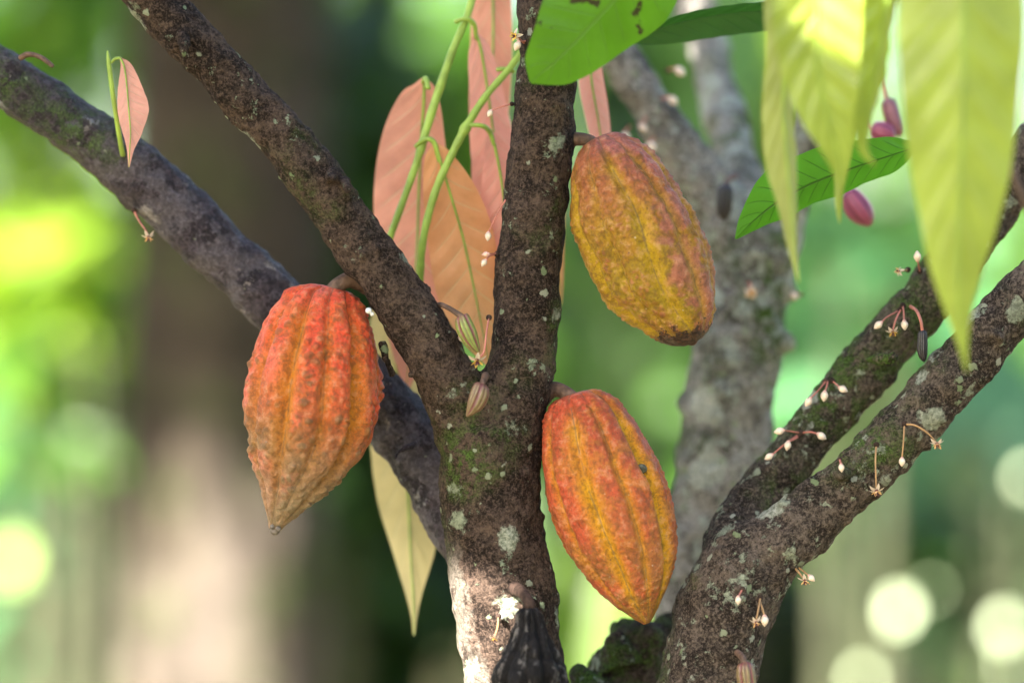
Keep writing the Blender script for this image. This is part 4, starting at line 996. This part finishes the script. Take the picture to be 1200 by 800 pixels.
# left of the broad trunk
bush('sunlit lime-leaved bush glowing left of the broad trunk', 40, 330, 9.0, 95, 150, 420, 0.22, FM['lime'], 0.5, 9, group=G, up=SUN)
bush('mid-green bush at the top left behind the purple limb', 60, 60, 11.0, 130, 150, 300, 0.22, FM['green'], 0.7, 9, group=G)
bush('blue-green low bush at the lower left', 60, 600, 9.6, 110, 190, 420, 0.20, FM['teal'], 0.6, 8, group=G)
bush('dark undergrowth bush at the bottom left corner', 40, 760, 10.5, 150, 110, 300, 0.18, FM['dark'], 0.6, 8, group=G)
def glint(label, spots, d, mat, group, name='sapling'):
    """a sapling whose few glossy round leaves are aimed to mirror the sun at the camera"""
    c = B(sum(s[0] for s in spots) / len(spots), 400, d)
    t = thing(name, label, 'sapling', (c.x, d, 0), group)
    V, F, A, st_ = [], [], [], []
    for px, py, size, jit in spots:
        p = B(px, py, d + random.uniform(-0.1, 0.1))
        nrm = (SUN + (Vector((0, 0, H)) - p).normalized()).normalized()  # added glint: leaf faces halfway between sun and camera
        nrm = (nrm + Vector((random.gauss(0, jit), random.gauss(0, jit), random.gauss(0, jit)))).normalized()
        a = nrm.cross(Vector((0.2, 0.1, 1))).normalized(); b_ = nrm.cross(a)
        o = len(V); V.append(p); A.append(0.5)
        for k in range(12):
            th = 2 * math.pi * k / 12
            V.append(p + (a * math.cos(th) * size * 0.42 + b_ * math.sin(th) * size * 0.5)); A.append(0.5)
        for k in range(12): F.append((o, o + 1 + k, o + 1 + (k + 1) % 12))
        W = catmull([(c.x, d, max(0.2, p.z - 0.5), 0.006), (p.x * 0.6 + c.x * 0.4, d, p.z - 0.15, 0.004), (*p, 0.002)], 6)
        st_.append(tube(W[:, :3], W[:, 3], 6))
    mk('foliage', V, F, mat, t, {'leaf_rnd': A})
    W = catmull([(c.x, d, -0.05, 0.015), (c.x + 0.02, d, 0.5, 0.012), (c.x, d, 1.0, 0.005)], 6)
    st_.append(tube(W[:, :3], W[:, 3], 7))
    mk('stem', *merge(st_), M['stem_bg'], t)
GL = foliage('glossy_pale_foliage', (0.25, 0.40, 0.08), (0.5, 0.6, 0.2), 0.2, rough=0.36, spec=0.45)
GL2 = foliage('glossy_lime_foliage', (0.28, 0.48, 0.03), (0.5, 0.6, 0.2), 0.2, rough=0.48, spec=0.4)
glint('sapling with white-glinting leaves at the lower left beside the broad trunk', [(98, 660, 0.035, .02), (112, 745, 0.04, .01), (92, 712, 0.035, .03)], 9.2, GL, G)
glint('sapling with round lime leaves at the lower left edge', [(94, 606, 0.08, .02), (18, 655, 0.09, .02)], 9.0, GL2, G)
glint('sapling with glinting leaves high at the left edge', [(70, 290, 0.06, .02), (120, 250, 0.06, .04), (20, 410, 0.09, .02), (40, 30, 0.07, .05), (110, 370, 0.06, .05), (20, 230, 0.06, .05)], 9.4, GL2, G)
glint('sapling with pale-glinting leaves at the lower right', [(1052, 715, 0.044, .02), (1012, 795, 0.034, .03), (985, 600, 0.02, .05), (1090, 690, 0.022, .05)], 7.2, GL, G)
glint('sapling with bright leaves in the bottom right corner', [(1178, 735, 0.042, .02), (1192, 775, 0.055, .02), (1150, 795, 0.035, .03), (1205, 560, 0.03, .02)], 7.2, GL, G)
# behind the fork
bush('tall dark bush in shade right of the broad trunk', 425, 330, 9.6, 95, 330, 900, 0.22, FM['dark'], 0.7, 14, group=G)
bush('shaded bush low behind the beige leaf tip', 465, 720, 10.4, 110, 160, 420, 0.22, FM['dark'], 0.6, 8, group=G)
bush('green bush behind the rose leaves', 560, 120, 12.0, 90, 160, 300, 0.24, FM['green'], 0.7, 10, group=G)
# broad-leaved plants to the right
def broad_plant(label, px, d, leaves, mat, stem_px=None, sr=1.0):
    c = B(stem_px or px, 400, d)
    t = thing('banana_plant', label, 'banana plant', (c.x, d, 0), 'broad-leaved banana plants')
    W = catmull([(c.x, d, -0.05, 0.10 * sr), (c.x, d, 0.5, 0.085 * sr), (c.x + 0.02, d, 1.1, 0.06 * sr)], 8)
    v, f = tube(W[:, :3], W[:, 3], 14)
    mk('stem', v, f, M['stem_green'], t)
    for (x0, y0, x1, y1, wpx, dd, roll) in leaves:
        a, b = B(x0, y0, d), B(x1, y1, d + dd)
        m = a.lerp(b, 0.55) + Vector((0, 0, 0.10 * (b - a).length))
        wd = wpx * K * d
        rows = [(*a, wd * 0.15, wd * 0.15), (*a.lerp(m, 0.5), wd * 0.85, wd * 0.85), (*m, wd, wd), (*m.lerp(b, 0.55), wd * 0.8, wd * 0.8), (*b, wd * 0.04, wd * 0.04)]
        o = leaf_blade('leaf', rows, mat, t, roll=roll, fold=0.2, wave=0.08, nu=4, nl=24, pxk=False)
    return t
BL = leaf_mat('banana_leaf', (0.085, 0.20, 0.035), (0.13, 0.26, 0.06), (0.17, 0.40, 0.04), nv=30, rough=0.35, trans_amt=0.4, vein_amt=0.4)
BT = leaf_mat('blue_green_banana_leaf', (0.07, 0.19, 0.09), (0.12, 0.24, 0.12), (0.13, 0.34, 0.12), nv=30, rough=0.33, trans_amt=0.35, vein_amt=0.4)
BLime = leaf_mat('lime_banana_leaf', (0.075, 0.14, 0.008), (0.10, 0.17, 0.02), (0.16, 0.30, 0.008), nv=30, rough=0.35, trans_amt=0.45, vein_amt=0.4)
broad_plant('banana plant with a lime leaf glowing between the trunk and the orange pod', 690, 5.2, [(720, 900, 680, 610, 70, 0.1, 0.2), (690, 900, 600, 700, 50, 0.3, -0.3)], BLime, 598, 0.5)
broad_plant('green banana plant in the gap between the golden and orange pods', 720, 9.0, [(760, 640, 690, 180, 95, 0.4, 0.3), (700, 700, 640, 420, 70, -0.3, -0.4), (780, 560, 860, 150, 70, 0.3, 0.5), (770, 300, 880, -60, 80, 0.2, 0.2)], BL)
broad_plant('tall green banana plant right of the grey tree', 1010, 8.5, [(1000, 620, 960, 200, 110, 0.5, 0.3), (1040, 600, 1090, 210, 100, -0.2, -0.3), (1010, 700, 930, 480, 80, 0.2, 0.4), (1060, 650, 1010, 430, 80, -0.4, -0.2)], BL)
broad_plant('blue-green banana plant at the far right', 1130, 8.0, [(1110, 760, 1080, 480, 100, 0.3, 0.3), (1150, 700, 1180, 380, 90, 0.2, -0.3), (1120, 800, 1010, 600, 80, -0.2, 0.4), (1180, 640, 1240, 440, 70, 0.2, 0.2)], BT)
bush('bright green bush behind the dark edge-on leaf', 860, 100, 10.0, 90, 120, 220, 0.26, FM['lime'], 0.5, 8, group=G)
bush('deep green bush between the upright limb and the grey tree', 760, 120, 9.6, 60, 130, 260, 0.24, FM['green'], 0.5, 8, group=G)
bush('green bush at the right edge under the lower slanting limb', 1150, 640, 9.4, 120, 110, 200, 0.22, FM['teal'], 0.5, 8, group=G)
bush('dark thicket at the bottom right behind the mossy trunk', 960, 740, 11.0, 140, 130, 420, 0.2, FM['dark'], 0.6, 9, group=G)
bush('pale-flowered shrub in the bottom right corner', 1190, 770, 8.4, 40, 70, 40, 0.14, FM['pale'], 0.25, 4, 'shrub', 'shrub', group=G, stems=2)
bush('thin dark-leaved bush across the gap beside the golden pod', 700, 250, 7.4, 75, 200, 26, 0.20, FM['dark'], 0.4, 8, group=G, stems=2)
bush('thin blue-green bush before the banana leaves at the right', 1040, 400, 7.0, 130, 190, 34, 0.20, FM['teal'], 0.4, 9, group=G, stems=2)
bush('sparse dark-leaved bush low at the right edge', 1130, 620, 7.6, 110, 110, 30, 0.20, FM['dark'], 0.4, 8, group=G, stems=2)
bush('thin mid-green bush crossing the lime bush at the left edge', 60, 470, 7.8, 90, 180, 14, 0.18, FM['green'], 0.4, 9, group=G, stems=2)
# the far wood
far = []
for i in range(9000):
    y = random.uniform(16, 26); x = random.uniform(-9, 9)
    far.append((x, y, random.uniform(0.0, 5.2) if i % 2 else random.uniform(0, 2.2)))
for i in range(7000):                                   # unseen ring of wood round the camera, added to cut frontal sky light
    a = random.uniform(0, 2 * math.pi); rr = random.uniform(11, 16)
    x, y = rr * math.cos(a), 3 + rr * math.sin(a)
    if y > 9: continue
    far.append((x, y, random.uniform(0.0, 5.5)))
fw = leaf_cloud(far, 0.42, FM['green'], 'far_wood', None, flat=0.7)
tag(fw, 'far green wood closing the view, plus an unseen ring that blocks sky light', 'wood', None, 'stuff')
